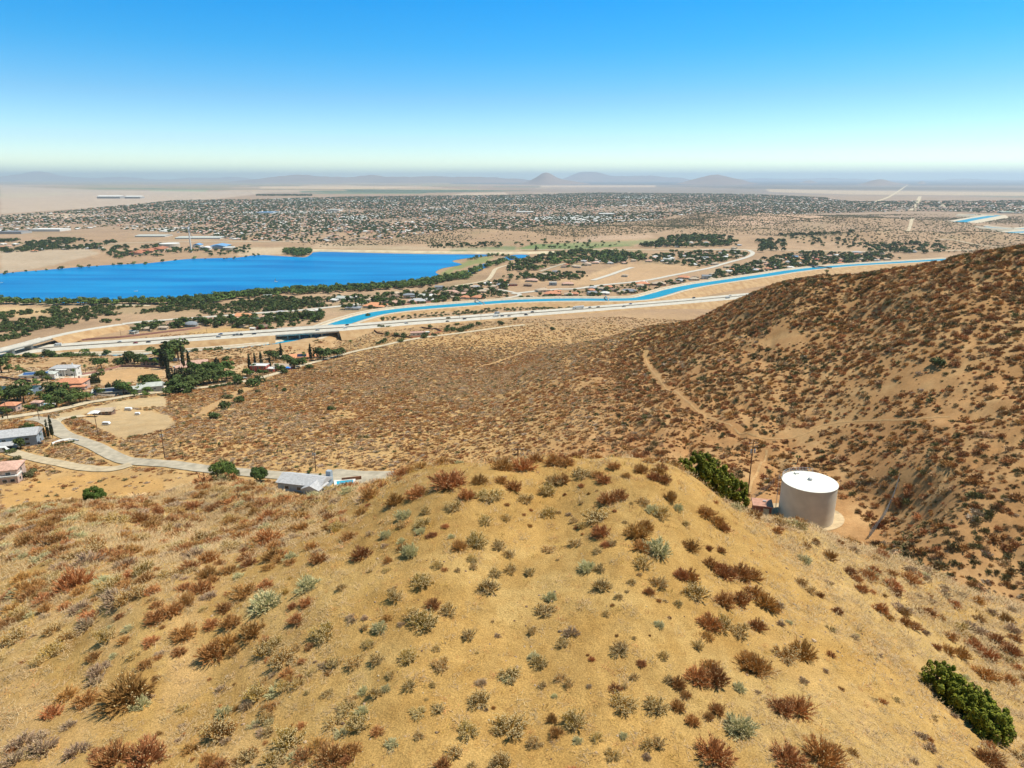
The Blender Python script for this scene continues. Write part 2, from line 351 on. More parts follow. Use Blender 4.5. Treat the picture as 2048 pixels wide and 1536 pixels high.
# real patches: lots, fields, meadow, bare banks (outlines in metres on the ground)
PATCH = [([(105,850),(118,828),(250,800),(330,790),(335,812),(250,818),(185,825),(120,840)], (.50,.38,.22), 1),
    ([(165,838),(200,826),(255,818),(310,822),(345,835),(352,848),(335,858),(290,870),(245,876),(205,862)], (.47,.34,.19), 1),
    ([(0,985),(60,965),(180,945),(330,958),(420,962),(300,990),(120,1005),(0,1022)], (.52,.30,.105), 1),
    ([(140,756),(150,748),(172,745),(200,742),(206,746),(185,750),(150,758)], (.70,.66,.56), 1),
    ([(48,776),(70,772),(100,770),(104,782),(86,781),(62,778)], (.72,.62,.48), 1),
    ([(312,772),(332,766),(345,778),(338,788),(318,785)], (.70,.64,.54), 1),
    ([(100,744),(130,748),(128,756),(104,757)], (.68,.64,.55), 1),
    ([(165,752),(240,738),(335,742),(335,750),(250,765),(205,772)], (.55,.33,.15), 1),
    ([(0,780),(60,778),(58,790),(0,795)], (.50,.32,.16), 1),
    ([(455,752),(505,722),(500,748),(470,762)], (.46,.31,.15), 1),
    ([(380,662),(500,648),(540,656),(500,665),(380,676)], (.54,.35,.14), 1),
    ([(0,612),(95,616),(120,626),(60,634),(0,632)], (.60,.42,.22), 1),
    ([(100,800),(160,790),(180,800),(120,812)], (.55,.36,.19), 1),
    ([(400,565),(460,560),(455,575)], (.5,.34,.2), 0),
    ([(1110,562),(1180,553),(1240,529),(1300,527),(1400,532),(1420,538),(1300,560),(1220,567),(1150,572)], (.52,.34,.19), 1),
    ([(1030,560),(1160,553),(1240,529),(1270,528),(1180,556),(1040,566)], (.55,.37,.21), 1),
    ([(1035,496),(1070,488),(1150,486),(1250,488),(1270,492),(1160,498),(1040,500)], (.14,.22,.075), 1),
    ([(1100,488),(1270,481),(1330,478),(1320,484),(1260,490),(1150,492)], (.27,.28,.13), 1),
    ([(900,497),(1030,492),(1030,501),(900,503)], (.16,.21,.10), 1),
    ([(620,496),(900,500),(1040,503),(1040,500),(900,495),(640,488)], (.52,.40,.26), 0),
    ([(690,379),(870,380),(1090,381),(850,386),(700,385)], (.07,.13,.09), 1), ([(600,382),(700,382),(700,385),(600,385)], (.10,.16,.10), 1), ([(520,373),(700,372),(870,375),(700,378),(520,377)], (.62,.46,.30), 1),
    ([(0,387),(150,385),(90,394),(0,397)], (.36,.38,.22), 1), ([(300,380),(412,380),(412,384),(300,384)], (.30,.36,.22), 1), ([(120,372),(480,371),(480,374),(120,376)], (.32,.27,.17), 1), ([(0,365),(500,364),(700,367),(480,369),(0,370)], (.30,.26,.20), 1),
    ([(900,362),(2100,362),(2100,371),(1500,371),(900,368)], (.13,.14,.15), 1), ([(1080,371),(1310,370.5),(1310,374.5),(1080,375)], (.58,.44,.32), 1), ([(1530,378),(1700,381),(2100,385),(2100,392),(1700,389),(1540,384)], (.54,.42,.30), 1), ([(1330,372),(1700,373),(2100,376),(2100,381),(1500,378)], (.17,.16,.15), 1),
    ([(930,386),(1010,385),(1020,390),(900,391)], (.54,.42,.31), 1), ([(1020,408),(1240,407),(1240,411),(1020,412)], (.52,.40,.28), 1), ([(960,446),(1010,445),(1000,452),(930,452)], (.56,.42,.28), 1), ([(600,454),(700,452),(700,458),(600,460)], (.5,.38,.26), 1), ([(0,432),(90,424),(200,432),(120,438),(0,440)], (.54,.42,.30), 1),
    ([(1410,440),(1470,432),(1570,428),(1660,430),(1640,438),(1560,450),(1430,452)], (.55,.37,.25), 1),
    ([(1180,470),(1300,470),(1310,475),(1150,484)], (.52,.37,.26), 0),
    ([(0,372),(200,380),(540,385),(350,408),(120,420),(0,428)], (.50,.40,.31), 1),
    ([(0,505),(170,495),(200,508),(60,540),(0,545)], (.48,.38,.27), 1),
    ([(470,494),(620,496),(615,506),(480,512)], (.55,.43,.28), 1),
    ([(20,905),(30,925),(0,940),(0,905)], (.56,.36,.15), 0),
    ([(935,522),(962,514),(990,512),(970,525),(940,530),(912,540),(896,553),(880,548),(900,537)], (.22,.26,.09), 1),
    ([(10,940),(25,925),(50,935),(48,955),(20,965),(5,968)], (.60,.38,.13), 1)]
for px, c, h in [([(-60,850),(0,835),(250,790),(480,762),(640,720),(700,700),(560,700),(300,722),(-60,735)], (.50,.37,.24), 0)]+PATCH:
    pl_ = wpoly(px); xs = [p[0] for p in pl_]; ys = [p[1] for p in pl_]
    jit = np.minimum(RR*.008, 8); jx = X+jit*fbm(X, Y, 12, 2, 91)*2; jy = Y+jit*fbm(X, Y, 12, 2, 92)*2
    s = (X > min(xs)-20) & (X < max(xs)+20) & (Y > min(ys)-20) & (Y < max(ys)+20)
    k_ = np.zeros(X.shape); k_[s] = inpoly(jx[s], jy[s], pl_)*1.0
    k_ = (k_+np.roll(k_, 1, 0)+np.roll(k_, -1, 0)+np.roll(k_, 1, 1)+np.roll(k_, -1, 1))/5
    mixc(k_*(.95 if h else .7)*(.85+.5*n1), c)
m = bpy.data.materials.new('soil_and_sand'); m.use_nodes = True; n = m.node_tree; b = n.nodes['Principled BSDF']
b.inputs['Roughness'].default_value = .95; b.inputs['Specular IOR Level'].default_value = .1
ca = n.nodes.new('ShaderNodeVertexColor'); ca.layer_name = 'soil'
tc = n.nodes.new('ShaderNodeTexCoord')
def noise(sc, det=6, src=None):
    q = n.nodes.new('ShaderNodeTexNoise'); q.inputs['Scale'].default_value = sc; q.inputs['Detail'].default_value = det; q.inputs['Roughness'].default_value = .65
    n.links.new(src or tc.outputs['Object'], q.inputs['Vector']); return q.outputs[0]
def rng_(s, a, b_, c, d):
    q = n.nodes.new('ShaderNodeMapRange'); q.inputs[1].default_value = a; q.inputs[2].default_value = b_; q.inputs[3].default_value = c; q.inputs[4].default_value = d
    n.links.new(s, q.inputs[0]); return q.outputs[0]
def mth(op, a, b_):
    q = n.nodes.new('ShaderNodeMath'); q.operation = op; n.links.new(a, q.inputs[0])
    if isinstance(b_, float): q.inputs[1].default_value = b_
    else: n.links.new(b_, q.inputs[1])
    return q.outputs[0]
g1 = rng_(noise(22, 8), .34, .66, .60, 1.30); g2 = rng_(noise(1.1, 7), .3, .7, .86, 1.14); g3 = rng_(noise(.11, 6), .3, .7, .87, 1.13); g4 = rng_(noise(.006, 8), .3, .7, .88, 1.12)
fac = mth('MULTIPLY', mth('MULTIPLY', g1, g2), mth('MULTIPLY', g3, g4))
vo = n.nodes.new('ShaderNodeTexVoronoi'); vo.inputs['Scale'].default_value = 7; n.links.new(tc.outputs['Object'], vo.inputs['Vector'])
peb = rng_(vo.outputs['Distance'], .06, .17, .55, 1.0); fac = mth('MULTIPLY', fac, peb)
vm = n.nodes.new('ShaderNodeVectorMath'); vm.operation = 'SCALE'; n.links.new(ca.outputs[0], vm.inputs[0]); n.links.new(fac, vm.inputs['Scale'])
n.links.new(vm.outputs[0], b.inputs['Base Color'])
bp = n.nodes.new('ShaderNodeBump'); bp.inputs['Strength'].default_value = .75; bp.inputs['Distance'].default_value = .06
hsum = mth('ADD', noise(9, 8), mth('MULTIPLY', noise(1.6, 6), 2.0)); n.links.new(hsum, bp.inputs['Height']); n.links.new(bp.outputs[0], b.inputs['Normal'])
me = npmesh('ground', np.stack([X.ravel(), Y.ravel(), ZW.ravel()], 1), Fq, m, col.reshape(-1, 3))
ground = bpy.data.objects.new('ground', me); C.objects.link(ground); tag(ground, kind='structure')

# ------------------------------------------------------------------ far hills on the horizon
PK = [(1088,345,30,26),(1108,350,75,27),(1150,347,60,45),(1182,345,45,46),(1230,347,60,47),(1285,347,60,46),(1340,350,70,46),(1410,352,60,27),(1440,353,50,27),(1475,357,50,27),
    (1618,356,20,34),(1755,354,24,25),(1765,358,60,26),(1845,357,9,32),(1540,352,130,62),(1700,353,80,62),(1930,355,60,60),(660,350,160,36),(760,349.5,160,37),(900,348.5,140,36),(1010,350.5,100,36),(560,351,120,38),
    (460,347,60,64),(60,342,50,66),(5,347,70,66),(130,349,60,66),(240,347.5,70,62),(380,351,60,62),(2040,357,80,60)]
ha = np.linspace(-44, 44, 900); hr = np.linspace(20000, 74000, 110)
HA, HR = np.meshgrid(R_(1)*ha, hr, indexing='ij'); HX, HY = HR*np.sin(HA), HR*np.cos(HA); HZ = np.full(HX.shape, -45.)
for u, v, wpx, rk in PK:
    xv = (u-1024)/F; yv = (v-768)/F; dy = CP-yv*SP; az0 = math.atan2(xv, dy); sl = (-SP-yv*CP)/math.hypot(xv, dy)
    top = Z0+sl*rk*1000+0*rk; wa = wpx/F*.72
    HZ += np.maximum((.55 if wpx > 70 else .58)*top+40, 0)*np.exp(-((HA-az0)/wa)**2)*np.exp(-((HR-rk*1000)/(1800+45*rk))**2)*(.80+1.1*fbm(HX, HY, 2200, 5, 88))
q_ = (np.arange(899)[:, None]*110+np.arange(109)[None, :]).reshape(-1)
hm = mat('desert_hill_rock', (.30, .21, .16), var=.15, scale=.0006, col2=(.22, .16, .13))
o = bpy.data.objects.new('hills', npmesh('hills', np.stack([HX.ravel(), HY.ravel(), HZ.ravel()], 1), np.stack([q_, q_+110, q_+111, q_+1], -1), hm)); C.objects.link(o); tag(o, kind='structure')

# ------------------------------------------------------------------ ribbons: roads, canal, banks
def flat(px, z=None, n_=8):             # photo polyline -> smoothed 3-D polyline; a third number is the height relative to the camera
    pts = []
    for q in px:
        if len(q) == 3: pts.append(at_z(*q)); pts[-1] = (pts[-1][0], pts[-1][1], pts[-1][2]+Z0)
        elif z is not None: p = at_z(q[0], q[1], z-Z0); pts.append((p[0], p[1], z))
        else: pts.append(tuple(P(*q)))
    return catmull(pts, n_)
def frames(path):
    out = []
    for i, p in enumerate(path):
        d = path[min(i+1, len(path)-1)]-path[max(i-1, 0)]; d.z = 0; d.normalize(); out.append((p, Vector((-d.y, d.x, 0))))
    return out
def ribbon(path, prof, drape=None):      # prof: list of (offset to the left, height); drape: height above the ground
    V, Fc = [], []; k_ = len(prof)
    fr_ = frames(path)
    for p, nrm in fr_:
        for i, (o_, h) in enumerate(prof):
            q = p+nrm*o_
            V.append((q.x, q.y, (float(zt(q.x, q.y))+drape+h) if drape is not None else p.z+h))
    if drape is not None and drape > .2:  # graded road bed: level across
        V2 = np.array(V).reshape(-1, k_, 3); z = V2[:, :, 2].max(1, keepdims=True); V2[:, :, 2] = z*.6+V2[:, :, 2]*.4; V = V2.reshape(-1, 3).tolist()
    for i in range(len(path)-1):
        for j in range(k_-1):
            a = i*k_+j; Fc.append((a, a+k_, a+k_+1, a+1))
    return V, Fc
def ribobj(name, path, prof, m, drape=None, parent=None, kind='structure', smooth=False):
    V, Fc = ribbon(path, prof, drape); o_ = bpy.data.objects.new(name, npmesh(name, V, np.array(Fc)[:, ::-1], m, smooth=smooth)); C.objects.link(o_)
    if parent: o_.parent = parent
    elif kind: tag(o_, kind=kind)
    return o_
def resamp(path, step):
    out = [path[0]]; acc = 0
    for a, b_ in zip(path[:-1], path[1:]):
        L = (b_-a).length; k_ = max(1, int(L/step))
        out += [a.lerp(b_, (i+1)/k_) for i in range(k_)]
    return out
mAsph = mat('old_sunbleached_asphalt', (.43,.37,.275), var=.10, scale=.3)
mConc = mat('pale_concrete_pavement', (.56,.52,.44), var=.06, scale=.15)
mLine = mat('canal_concrete_lining', (.56,.48,.36), var=.08, scale=.2)
mBank = mat('graded_earth_bank', (.52,.35,.18), var=.12, scale=.12, col2=(.38,.22,.10))
mDirtR = mat('packed_dirt_road', (.56,.46,.31), var=.1, scale=.3)
mTrail = mat('bare_footpath', (.46,.28,.12), var=.1, scale=1)
mPaint = mat('road_paint', (.8,.8,.78), var=.03)
mYellow = mat('yellow_road_paint', (.7,.5,.1), var=.05)
mSteel = mat('galvanised_steel', (.45,.46,.47), rough=.5, var=.08, metal=.3)
mDark = mat('dark_steel', (.06,.06,.065), rough=.6)  # steel with a dark colour of its own, for fence wires and chassis
def water_mat(name, c1, c2, sc):
    m = bpy.data.materials.new(name); m.use_nodes = True; n = m.node_tree; b = n.nodes['Principled BSDF']
    b.inputs['Roughness'].default_value = .3; b.inputs['Specular IOR Level'].default_value = .12; b.inputs['IOR'].default_value = 1.09
    tc = n.nodes.new('ShaderNodeTexCoord'); no = n.nodes.new('ShaderNodeTexNoise'); no.inputs['Scale'].default_value = sc; no.inputs['Detail'].default_value = 6
    mp = n.nodes.new('ShaderNodeMapping'); mp.inputs['Scale'].default_value = (.8, 4.5, 1)
    n.links.new(tc.outputs['Object'], mp.inputs[0]); n.links.new(mp.outputs[0], no.inputs['Vector'])
    mx = n.nodes.new('ShaderNodeMix'); mx.data_type = 'RGBA'; mx.inputs[6].default_value = (*c1, 1); mx.inputs[7].default_value = (*c2, 1)
    rp = n.nodes.new('ShaderNodeMapRange'); rp.inputs[1].default_value = .35; rp.inputs[2].default_value = .65; n.links.new(no.outputs[0], rp.inputs[0]); n.links.new(rp.outputs[0], mx.inputs[0]); n.links.new(mx.outputs[2], b.inputs['Base Color'])
    n2 = n.nodes.new('ShaderNodeTexNoise'); n2.inputs['Scale'].default_value = .35; n2.inputs['Detail'].default_value = 4; n.links.new(tc.outputs['Object'], n2.inputs['Vector'])
    bp = n.nodes.new('ShaderNodeBump'); bp.inputs['Strength'].default_value = .5; bp.inputs['Distance'].default_value = .5; n.links.new(n2.outputs[0], bp.inputs['Height']); n.links.new(bp.outputs[0], b.inputs['Normal'])
    return m
mLake = water_mat('lake_water', (.001,.15,.42), (.006,.25,.54), .004)
mCanW = water_mat('canal_water', (.008,.24,.40), (.02,.30,.46), .02)

# lake
LAKE = [(-140,612),(0,602),(130,606),(250,604),(350,602),(430,594),(512,584),(612,578),(762,571),(837,565),(887,556),(874,547),(872,543),(887,536),(924,529),(904,522),(937,516),(987,509.5),(880,508.5),(762,506.5),(640,503.5),(622,509),(612,514),(594,514),(560,512),(512,510),(475,515),(375,518),(300,526),(200,531),(100,539),(0,547),(-140,562)]
def sheet(name, px, z, m, kind='structure', smooth_n=3):
    pts = catmull([(*at_z(u, v, z-Z0)[:2], z) for u, v in px], smooth_n, True)
    import mathutils
    tri = mathutils.geometry.tessellate_polygon([pts])
    me = bpy.data.meshes.new(name); me.from_pydata([tuple(p) for p in pts], [], [t if ((pts[t[1]]-pts[t[0]]).cross(pts[t[2]]-pts[t[0]])).z > 0 else t[::-1] for t in tri]); me.materials.append(m)
    o_ = bpy.data.objects.new(name, me); C.objects.link(o_); tag(o_, kind=kind); return [(p.x, p.y) for p in pts]
lakeW = sheet('lake_water', LAKE, .5, mLake)
pondW = sheet('pond_water', [(917,553),(926,556),(950,545),(966,538),(985,528),(1004,522),(1000,520),(975,526),(962,529),(945,537),(930,546)], .6, mLake)
pond2 = sheet('pond_water', [(1015,512),(1040,509),(1060,511),(1045,516),(1020,520),(1000,522)], .6, mLake)
# dam along the far shore
damp = flat([(600,500),(640,501.5),(760,503.5),(900,505.5),(1040,506.5),(1110,505)], 1.0)
ribobj('dam_embankment', resamp(damp, 30), [(-16,-1),(-8,3.6),(6,3.6),(26,-1)], mat('dam_earth', (.60,.50,.33), var=.08, scale=.05))

# canal
canp = resamp(flat(CAN, CZ), 8)
canW = canp
bmp = [p for p in canp if proj(p.x, p.y, p.z)[0] < 585]
ribobj('canal_berm', bmp, [(17.6,1.7),(20,4.2),(28,9.0),(44,12),(72,12),(100,-4)], mBank)
ribobj('canal_water', canp, [(-14.5,0),(0,0),(14.5,0)], mCanW)
ribobj('canal_lining', canp, [(-17.5,1.7),(-14,-.6)], mLine); ribobj('canal_lining', canp, [(14,-.6),(17.5,1.7)], mLine)
for s in (-1, 1):
    pr = [(s*17.5,1.7),(s*19,1.75),(s*26,1.72),(s*28,1.6),(s*52,-10)]
    if s > 0: pr = pr
    else: pr = pr[::-1]
    ribobj('canal_bank', canp, pr, mBank)
    pr2 = [(s*19.4,1.80),(s*25.6,1.78)]
    ribobj('canal_service_road', canp, pr2 if s > 0 else pr2[::-1], mLine)
# far canal on the right
C2 = [(2080,464),(2048,465),(2010,465.5),(1975,470),(1950,473.5),(1962,476),(1990,472),(2030,463),(2060,460)]
C3 = [(2090,455),(2040,458.5),(1990,456),(1960,453),(1925,448),(1918,445),(1940,440),(1975,434),(1990,431),(1950,430.5),(1935,429)]
c3p = resamp(flat(C3, 9.), 12)
ribobj('canal_water', c3p, [(-26,0),(26,0)], mCanW)
for s in (-1, 1):
    pr = [(s*26,0),(s*31,3),(s*46,3),(s*60,-9)]
    ribobj('canal_bank', c3p, pr if s > 0 else pr[::-1], mLine)
c2p = resamp(flat([(2090,462),(2040,465),(1990,466.5),(1965,470),(1948,475)], 9.), 12)
ribobj('canal_water', c2p, [(-30,0),(30,0)], mCanW)
for s in (-1, 1):
    pr = [(s*30,0),(s*35,3),(s*48,3),(s*62,-9)]
    ribobj('canal_bank', c2p, pr if s > 0 else pr[::-1], mLine)

# freeway: embankment, two carriageways, centre barrier, painted lines, bridge over the canal
fwp = resamp(flat(FW), 6)
fwu = [proj(p.x, p.y, p.z)[0] for p in fwp]
i0 = min(range(len(fwu)), key=lambda i: abs(fwu[i]-552)); i1 = min(range(len(fwu)), key=lambda i: abs(fwu[i]-674))
def carr(path, parent=None):
    for s in (-1, 1):
        a = [(s*1.2,0),(s*19.5,-.05)]
        ribobj('road', path, a if s > 0 else a[::-1], mConc)
carr(fwp)
for o_ in (-19.2+2.6, -1.9, 1.9, 19.2-2.6): ribobj('road_line', fwp, [(o_-.09,.03),(o_+.09,.03)], mPaint if abs(o_) > 3 else mYellow)
ml = []
for s in (-1, 1):
    for lane in (5.6, 9.3, 13.0):
        V, Fc = ribbon(fwp, [(s*lane-.08,.03),(s*lane+.08,.03)]); Fc = [f for i, f in enumerate(Fc) if i % 2 == 0]; ml.append((V, Fc))
mb = MB()
for V, Fc in ml: mb.add(V, [f[::-1] for f in Fc])
tag(mb.build('road_line', mPaint), kind='structure')
for a, b_ in ((0, i0+1), (i1, len(fwp))):
    seg = fwp[a:b_]
    for s in (-1, 1):
        pr = [(s*19.5,-.05),(s*21.5,-.12),(s*32,-6.5),(s*36,-9)]
        ribobj('road_embankment', seg, pr if s > 0 else pr[::-1], mBank)
bar = empty('median_barrier', fwp[len(fwp)//2], label='long dark concrete barrier running down the middle of the freeway', cat='barrier')
bar.location = (0, 0, 0)
ribobj('barrier_wall', fwp, [(-.35,0),(-.15,.95),(.15,.95),(.35,0)], mat('stained_barrier_concrete', (.20,.17,.14), var=.15, scale=.1), parent=bar)
ribobj('shoulder_stain', fwp, [(-1.2,.01),(-.4,.01)], mat('oily_shoulder_strip', (.33,.29,.26)), parent=bar); ribobj('shoulder_stain', fwp, [(.4,.01),(1.2,.01)], bpy.data.materials['oily_shoulder_strip'], parent=bar)
bp_ = fwp[i0:i1+1]
br = empty('freeway_bridge', (0, 0, 0), label='long flat concrete bridge carrying the freeway over the blue canal', cat='bridge')
mBr = mat('bridge_concrete', (.48,.45,.40), var=.08, scale=.2)
ribobj('deck', bp_, [(19.5,-.05),(20.2,.9),(20.6,.9),(20.6,-1.7),(13,-2.3),(-13,-2.3),(-20.6,-1.7),(-20.6,.9),(-20.2,.9),(-19.5,-.05)], mBr, parent=br)
for f in (.22, .42, .62, .80):
    q = bp_[int(f*(len(bp_)-1))]; fr_ = frames(bp_)[int(f*(len(bp_)-1))][1]
    for o_ in (-16, -5.5, 5.5, 16):
        mb = MB(); mb.tube((q.x+fr_.x*o_, q.y+fr_.y*o_, 2), (q.x+fr_.x*o_, q.y+fr_.y*o_, q.z-1.9), .95, .95, 10); mb.build('pier', mBr, br)
for e in (i0, i1):
    q, nn = frames(fwp)[e]; mb = MB(); ang = math.atan2(nn.y, nn.x)
    mb.box((q.x, q.y, q.z-4.6), (40, 1.2, 5.6), ang); mb.build('abutment', mBr, br)
# flyover on the left
OV = [(-150,732,-182.5),(-60,714,-181.8),(0,700.5,-181.5),(50,688,-181.5),(98,675,-182),(150,663.5,-184.5),(200,655,-187.5),(245,648.5,-189.8)]
ovp = resamp(flat(OV), 6); ovu = [proj(p.x, p.y, p.z)[0] for p in ovp]
i2 = min(range(len(ovu)), key=lambda i: abs(ovu[i]-92))
ov = empty('road_overpass', (0, 0, 0), label='pale concrete overpass crossing above the freeway at the left edge', cat='bridge')
ribobj('deck', ovp[:i2+1], [(6.8,.02),(6.9,.9),(7.2,.9),(7.2,-1.5),(4,-2.0),(-4,-2.0),(-7.2,-1.5),(-7.2,.9),(-6.9,.9),(-6.8,.02)], mBr, parent=ov)
ribobj('road_surface', ovp[:i2+1], [(6.7,.05),(-6.7,.05)][::-1], mConc, parent=ov)
for uu in (21, 54):
    j = min(range(len(ovu)), key=lambda i: abs(ovu[i]-uu)); q, nn = frames(ovp)[j]
    mb = MB(); mb.box((q.x, q.y, (q.z+4)/2), (9, 3.0, q.z-6), math.atan2(nn.y, nn.x)); mb.build('pier', mBr, ov)
ribobj('road', ovp[i2:], [(-6.5,.05),(6.5,.05)], mConc)
for s in (-1, 1):
    pr = [(s*6.5,0.05),(s*8,-.1),(s*20,-8)]
    ribobj('road_embankment', ovp[i2:], pr if s > 0 else pr[::-1], mBank)

# roads lying on the ground
def road(name, px, wdt, m=mAsph, dz=.12, step=5, line=None):
    def pt(q):
        if len(q) == 2: return P(*q)
        a = at_z(*q); return Vector((a[0], a[1], a[2]+Z0))
    p = resamp([Vector(q) for q in catmull([pt(q) for q in px], 6)], step)
    k_ = 5; ribobj(name, p, [(wdt*(i/(k_-1)-.5), 0) for i in range(k_)], m, drape=dz)
    if line: ribobj('road_line', p, [(-.09,.02),(.09,.02)], line, drape=dz+.03)
    return p
ROADS = []
ROADS.append((road('road', [(112,856),(125,868),(150,878),(190,893),(225,912),(252,922),(300,926),(345,930),(400,938),(470,944),(560,952),(650,957),(730,961),(800,966,-113),(850,970,-112),(900,968,-111)], 7.5, dz=.3, step=3), 10))
ROADS.append((road('driveway', [(22,904),(45,911),(70,918),(110,926),(150,934),(195,939),(232,938),(262,930)], 6, mat('dusty_driveway', (.50,.40,.26), var=.1, scale=.3), dz=.3, step=3), 8))
ROADS.append((road('road', [(-30,845),(20,836),(70,828),(130,817),(180,805),(250,794),(300,787),(340,783),(400,776),(450,769),(490,763),(520,757),(560,745),(590,735),(640,722),(700,706),(760,693),(800,684),(850,675),(900,669),(960,661),(1010,654),(1050,650)], 7, mDirtR, dz=.35), 9))
ROADS.append((road('road', [(650,953),(700,956),(750,958,-114.3),(810,960,-113.6),(840,962,-113)], 15, dz=.2, step=3), 16))
ROADS.append((road('road', [(60,838),(90,842),(112,856)], 8, dz=.3), 9))
ROADS.append((road('road', [(112,856),(110,845),(125,838),(170,832)], 6, mDirtR, dz=.3), 6))
ROADS.append((road('road', [(245,648.5),(293,643.5),(400,635.5),(462,631),(525,626),(587,622),(640,617),(687,612),(740,606)], 13, mConc, dz=.5), 16))
ROADS.append((road('road', [(0,607.5),(80,608.5),(160,610),(230,610),(300,612)], 10, mDirtR, dz=.5), 12))
ROADS.append((road('road', [(1000,657),(1100,640)], 2, mTrail, dz=.2), 3))
ROADS.append((road('road', [(1024,588),(1060,584),(1110,579),(1150,578),(1200,571),(1260,565),(1300,560),(1340,552),(1380,544),(1420,536),(1450,527),(1490,516),(1505,508),(1500,502),(1480,499),(1400,499)], 12, mConc, dz=.6), 14))
ROADS.append((road('street', [(1185,561),(1220,550),(1245,541),(1265,535)], 12, mConc, dz=.6), 14))
ROADS.append((road('street', [(1080,543),(1120,530),(1160,520)], 9, mAsph, dz=.6), 12))
ROADS.append((road('road', [(905,573),(950,566),(975,560),(985,548),(992,538),(1010,532),(1040,526)], 9, mDirtR, dz=.5), 11))
ROADS.append((road('road', [(950,578),(1000,580),(1040,590),(1000,598)], 8, mConc, dz=.5), 10))
ROADS.append((road('road', [(1040,499),(1200,499.5),(1400,500),(1560,500.5),(1700,503),(1850,502.5),(1950,500)], 14, mDirtR, dz=.6, step=20), 18))
ROADS.append((road('road', [(0,504),(180,491),(260,486),(420,483),(600,484)], 16, mDirtR, dz=.6, step=20), 20))
ROADS.append((road('dirt_track', [(1880,480),(1910,487,-200),(2000,495,-199),(2040,497,-199)], 9, mDirtR, dz=.6, step=12), 12))
ROADS.append((road('dirt_track', [(1816,462),(1822,446),(1826,436)], 12, mDirtR, dz=.6, step=20), 14))
for a in ([(1710,414.5),(1760,401),(1790,387),(1815,370)], [(1824,421),(1834,407),(1840,393)], [(1884,408),(1888,414)], [(1770,414),(1778,408)], [(1940,405),(1946,411)]):
    ROADS.append((road('avenue', a, 32, mDirtR, dz=2., step=60), 40))
# edges and yellow lines of the near road are worn away; a narrow crack-sealed centre line stays
TR = [[(1085,636),(1105,652),(1125,668),(1140,684),(1135,692)], [(960,733),(1000,722),(1045,705),(1060,700)], [(1292,702),(1296,730),(1320,760),(1350,782),(1385,812),(1430,838),(1470,858),(1505,870),(1560,878)],
    [(1560,878),(1610,868),(1650,850),(1720,842),(1830,838),(1900,834)], [(452,800),(480,780),(520,765),(545,752)], [(430,815),(455,800),(490,786)], [(1500,985),(1505,960),(1530,920),(1533,900)]]
for t in TR: ROADS.append((road('dirt_trail', t, 0.7 if t[0][0] > 1200 else 2.4, mTrail, dz=.08, step=1.5), 2.4))
ROADS.append((road('dirt_track', [(405,829),(420,815),(447,800),(470,790),(500,777)], 5, mTrail, dz=.14, step=2), 6))
ROADS.append((road('dirt_track', [(560,745),(590,738),(640,728),(700,712)], 3, mTrail, dz=.4, step=3), 3))
roadpts = np.concatenate([np.array([[p.x, p.y, w_] for p in pth]) for pth, w_ in ROADS]+[np.array([[p.x, p.y, 40.] for p in canp]), np.array([[p.x, p.y, 40.] for p in fwp]), np.array([[p.x, p.y, 18.] for p in ovp])])
_cell = {}
for x, y, w_ in roadpts: _cell.setdefault((int(x//40), int(y//40)), []).append((x, y, w_))
def offroad(x, y, extra=0):
    ci, cj = int(x//40), int(y//40)
    for i in (-1, 0, 1):
        for j in (-1, 0, 1):
            for a, b_, w_ in _cell.get((ci+i, cj+j), ()):
                if (a-x)**2+(b_-y)**2 < (w_*.5+extra)**2: return False
    return True

# ------------------------------------------------------------------ naming by place: repeats of one kind are told apart by where they stand
COLW = ['at left edge', 'in left quarter', 'left of centre', 'just left of centre', 'just right of centre', 'right of centre', 'in right quarter', 'at right edge']
ORD = ['', 'second ', 'third ', 'fourth ', 'fifth ', 'sixth ', 'seventh ', 'eighth ', 'ninth ', 'tenth ', 'eleventh ', 'twelfth ', 'thirteenth ', 'fourteenth ', 'fifteenth ', 'sixteenth ', 'seventeenth ', 'eighteenth ', 'nineteenth ', 'twentieth ']
def ordn(i):
    if i < 20: return ORD[i]
    t, o_ = divmod(i+1, 10); tens = ['', '', 'twenty', 'thirty', 'forty', 'fifty', 'sixty', 'seventy'][t]
    return tens+('-'+['', 'first', 'second', 'third', 'fourth', 'fifth', 'sixth', 'seventh', 'eighth', 'ninth'][o_] if o_ else 'th')+' '
LAB = []                                # (object, description with zone)
def autolabel(o, desc): LAB.append((o, desc))
def finish_labels():
    g = {}
    for o, d in LAB:
        u, v = proj(*o.location); c = int(np.clip(u//256, 0, 7)); g.setdefault((d, c), []).append((u, o))
    per = {}
    for (d, c), l in g.items(): per.setdefault(d, []).append(c)
    for (d, c), l in g.items():
        l.sort(key=lambda q: q[0])
        for i, (u, o) in enumerate(l):
            if len(l) == 1: o['label'] = d+', '+('the only one ' if len(per[d]) > 1 else '')+COLW[c]
            elif i == len(l)-1: o['label'] = d+', rightmost one '+COLW[c]
            else: o['label'] = d+', '+ordn(i)+('leftmost one ' if i == 0 else 'from left ')+COLW[c]

